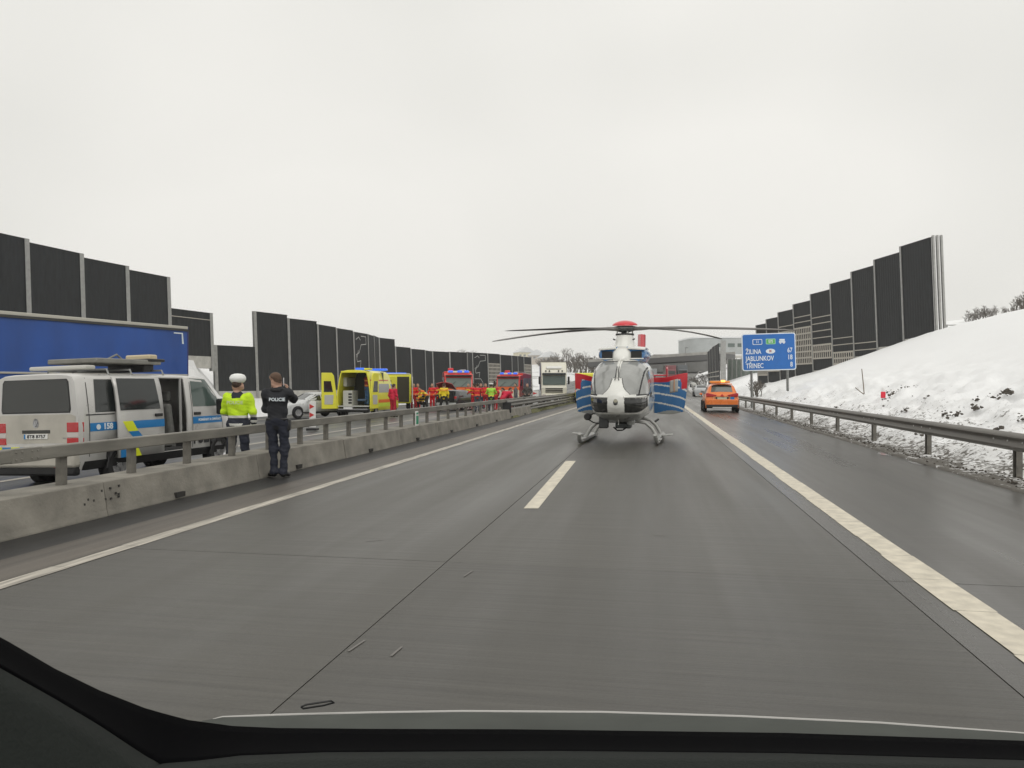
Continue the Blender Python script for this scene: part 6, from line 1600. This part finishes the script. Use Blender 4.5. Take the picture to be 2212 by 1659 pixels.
# yellow vehicle behind the helicopter
p = W(1268, CY, 66)
yv = thing('yellow_van', 'yellow emergency van partly hidden by the helicopter', 'van', (p.x, p.y, -.1), R(6))
bx('body', (0, 2.2, 1.55), (2.0, 4.4, 2.2), M_ayel, yv, .12); bx('windscreen', (0, -.02, 1.85), (1.6, .06, .7), M_glass, yv, .03); bx('orange_stripe', (0, 2.2, 1.1), (2.03, 4.3, .2), M_aor, yv, 0); bx('bumper', (0, -.04, .5), (1.9, .14, .25), M_black, yv, .03)
for s in (1, -1): wheel(yv, s*.88, .8, .36, .24, s); wheel(yv, s*.88, 3.6, .36, .24, s)
# light mast on the terraces
p = W(1481, CY, 240); lp = thing('lamp_mast', 'slim dark lamp mast in front of the grey hall', 'lamp post', (p.x, p.y, W(0, 786, 240).z-1)); MB().cyl((0, 0, 0), (0, 0, 6.0), .16, .10, 8).build('pole', M_steel, lp); bx('lamp_head', (.3, 0, 6.0), (.9, .3, .15), M_black, lp, .03)

# ================================================================ CAR FRONT SEEN FROM INSIDE
M_dash = mat('grey_green_dashboard', (.016, .019, .017), .9, spec=.2, noise=.12, nscale=14, bump=.2, bscale=180)
M_frit = mat('black_windscreen_frit', (.0025, .0025, .003), .9, spec=.03)
M_bon = mat('greyish_bonnet_paint', (.075, .08, .073), .85, spec=.15, noise=.12, nscale=9)
M_edge_shine = mat('painted_edge_highlight', (.45, .44, .42), .5)  # pale colour paints a bright highlight along the edge of the bonnet
cc = thing('car_front', 'dark windscreen base, dashboard and bonnet edge of the car facing the helicopter', 'car interior', (0, 0, 0))
def curve(px, pts_):
    return float(np.interp(px, [p[0] for p in pts_], [p[1] for p in pts_]))
C_top = [(-500, 1200), (-250, 1275), (0, 1405), (100, 1462), (200, 1509), (300, 1546), (400, 1573), (500, 1587), (600, 1592), (800, 1594), (1100, 1595), (1700, 1603), (2212, 1620), (2700, 1650)]
C_mid = [(-500, 1240), (-250, 1330), (0, 1466), (100, 1521), (200, 1580), (300, 1646), (340, 1668), (420, 1662), (520, 1650), (700, 1643), (1200, 1640), (1700, 1645), (2212, 1660), (2700, 1690)]
def dz_(px): return lerp(1.02, .80, sst(500, -300, px))     # distance of the windscreen base
pxs = list(range(-500, 2701, 20))
mb = MB(); n = len(pxs)-1
def fr(u, v):
    px = pxs[int(round(u*n))]; d = dz_(px)
    a = W(px, curve(px, C_top), d); b_ = W(px, curve(px, C_mid)+6, d*.90); return tuple(a.lerp(b_, v)-Vector((0, 0, .006*math.sin(v*math.pi))))
mb.grid(fr, n, 6); mb.build('windscreen_base', M_frit, cc, smooth=180, thick=.012)
mb = MB()
def ds(u, v):
    px = pxs[int(round(u*n))]; d = dz_(px)*.90
    a = W(px, curve(px, C_mid)+2, d); b_ = Vector((a.x, a.y, a.z))+(-FW)*.42*v+Vector((0, 0, -.10*v*v+.012*math.sin(min(1, v*4)*math.pi))); return tuple(b_)
mb.grid(ds, n, 10); mb.build('dashboard', M_dash, cc, smooth=180, thick=.01)
B_top = [(-300, 1680), (300, 1610), (400, 1585), (440, 1562), (480, 1551), (600, 1546), (800, 1541), (1000, 1538), (1300, 1540), (1600, 1549), (1900, 1563), (2212, 1586), (2700, 1640)]
px2 = list(range(300, 2701, 20)); n2 = len(px2)-1
mb = MB()
def bo_(u, v):
    px = px2[int(round(u*n2))]; a = W(px, curve(px, B_top), 1.22); b_ = W(px, curve(px, C_top)+14, 1.04); q = a.lerp(b_, v); q.z += .012*math.sin(v*math.pi); return tuple(q)
mb.grid(bo_, n2, 6); mb.build('bonnet', M_bon, cc, smooth=180)
MB().tube([tuple(W(px, curve(px, B_top), 1.222)) for px in px2[8:]], .0028, 6).build('bonnet_highlight', M_edge_shine, cc)
def wj(px, py, d=1.05): return W(px, py, d)
MB().tube([wj(650, 1527, 1.2), wj(662, 1522, 1.2), wj(715, 1514, 1.2), wj(722, 1518, 1.2), wj(700, 1524, 1.2), wj(655, 1531, 1.2), wj(650, 1527, 1.2)], .0016, 5).build('washer_nozzle', M_black, cc)

# ================================================================ winter haze
hz_ = MB(); hz_.box((0, 620, 28), (2700, 1420, 64))
hm = bpy.data.materials.new('thin_winter_haze'); hm.use_nodes = True; hm.node_tree.nodes.clear()
ho = hm.node_tree.nodes.new('ShaderNodeOutputMaterial'); hv = hm.node_tree.nodes.new('ShaderNodeVolumePrincipled')
hv.inputs['Color'].default_value = (.97, .97, .96, 1); hv.inputs['Density'].default_value = .00038; hv.inputs['Anisotropy'].default_value = .2
hm.node_tree.links.new(hv.outputs[0], ho.inputs['Volume'])
hz_.build('haze', hm, None, smooth=0, kind='stuff')['label'] = 'thin grey winter haze over the valley'
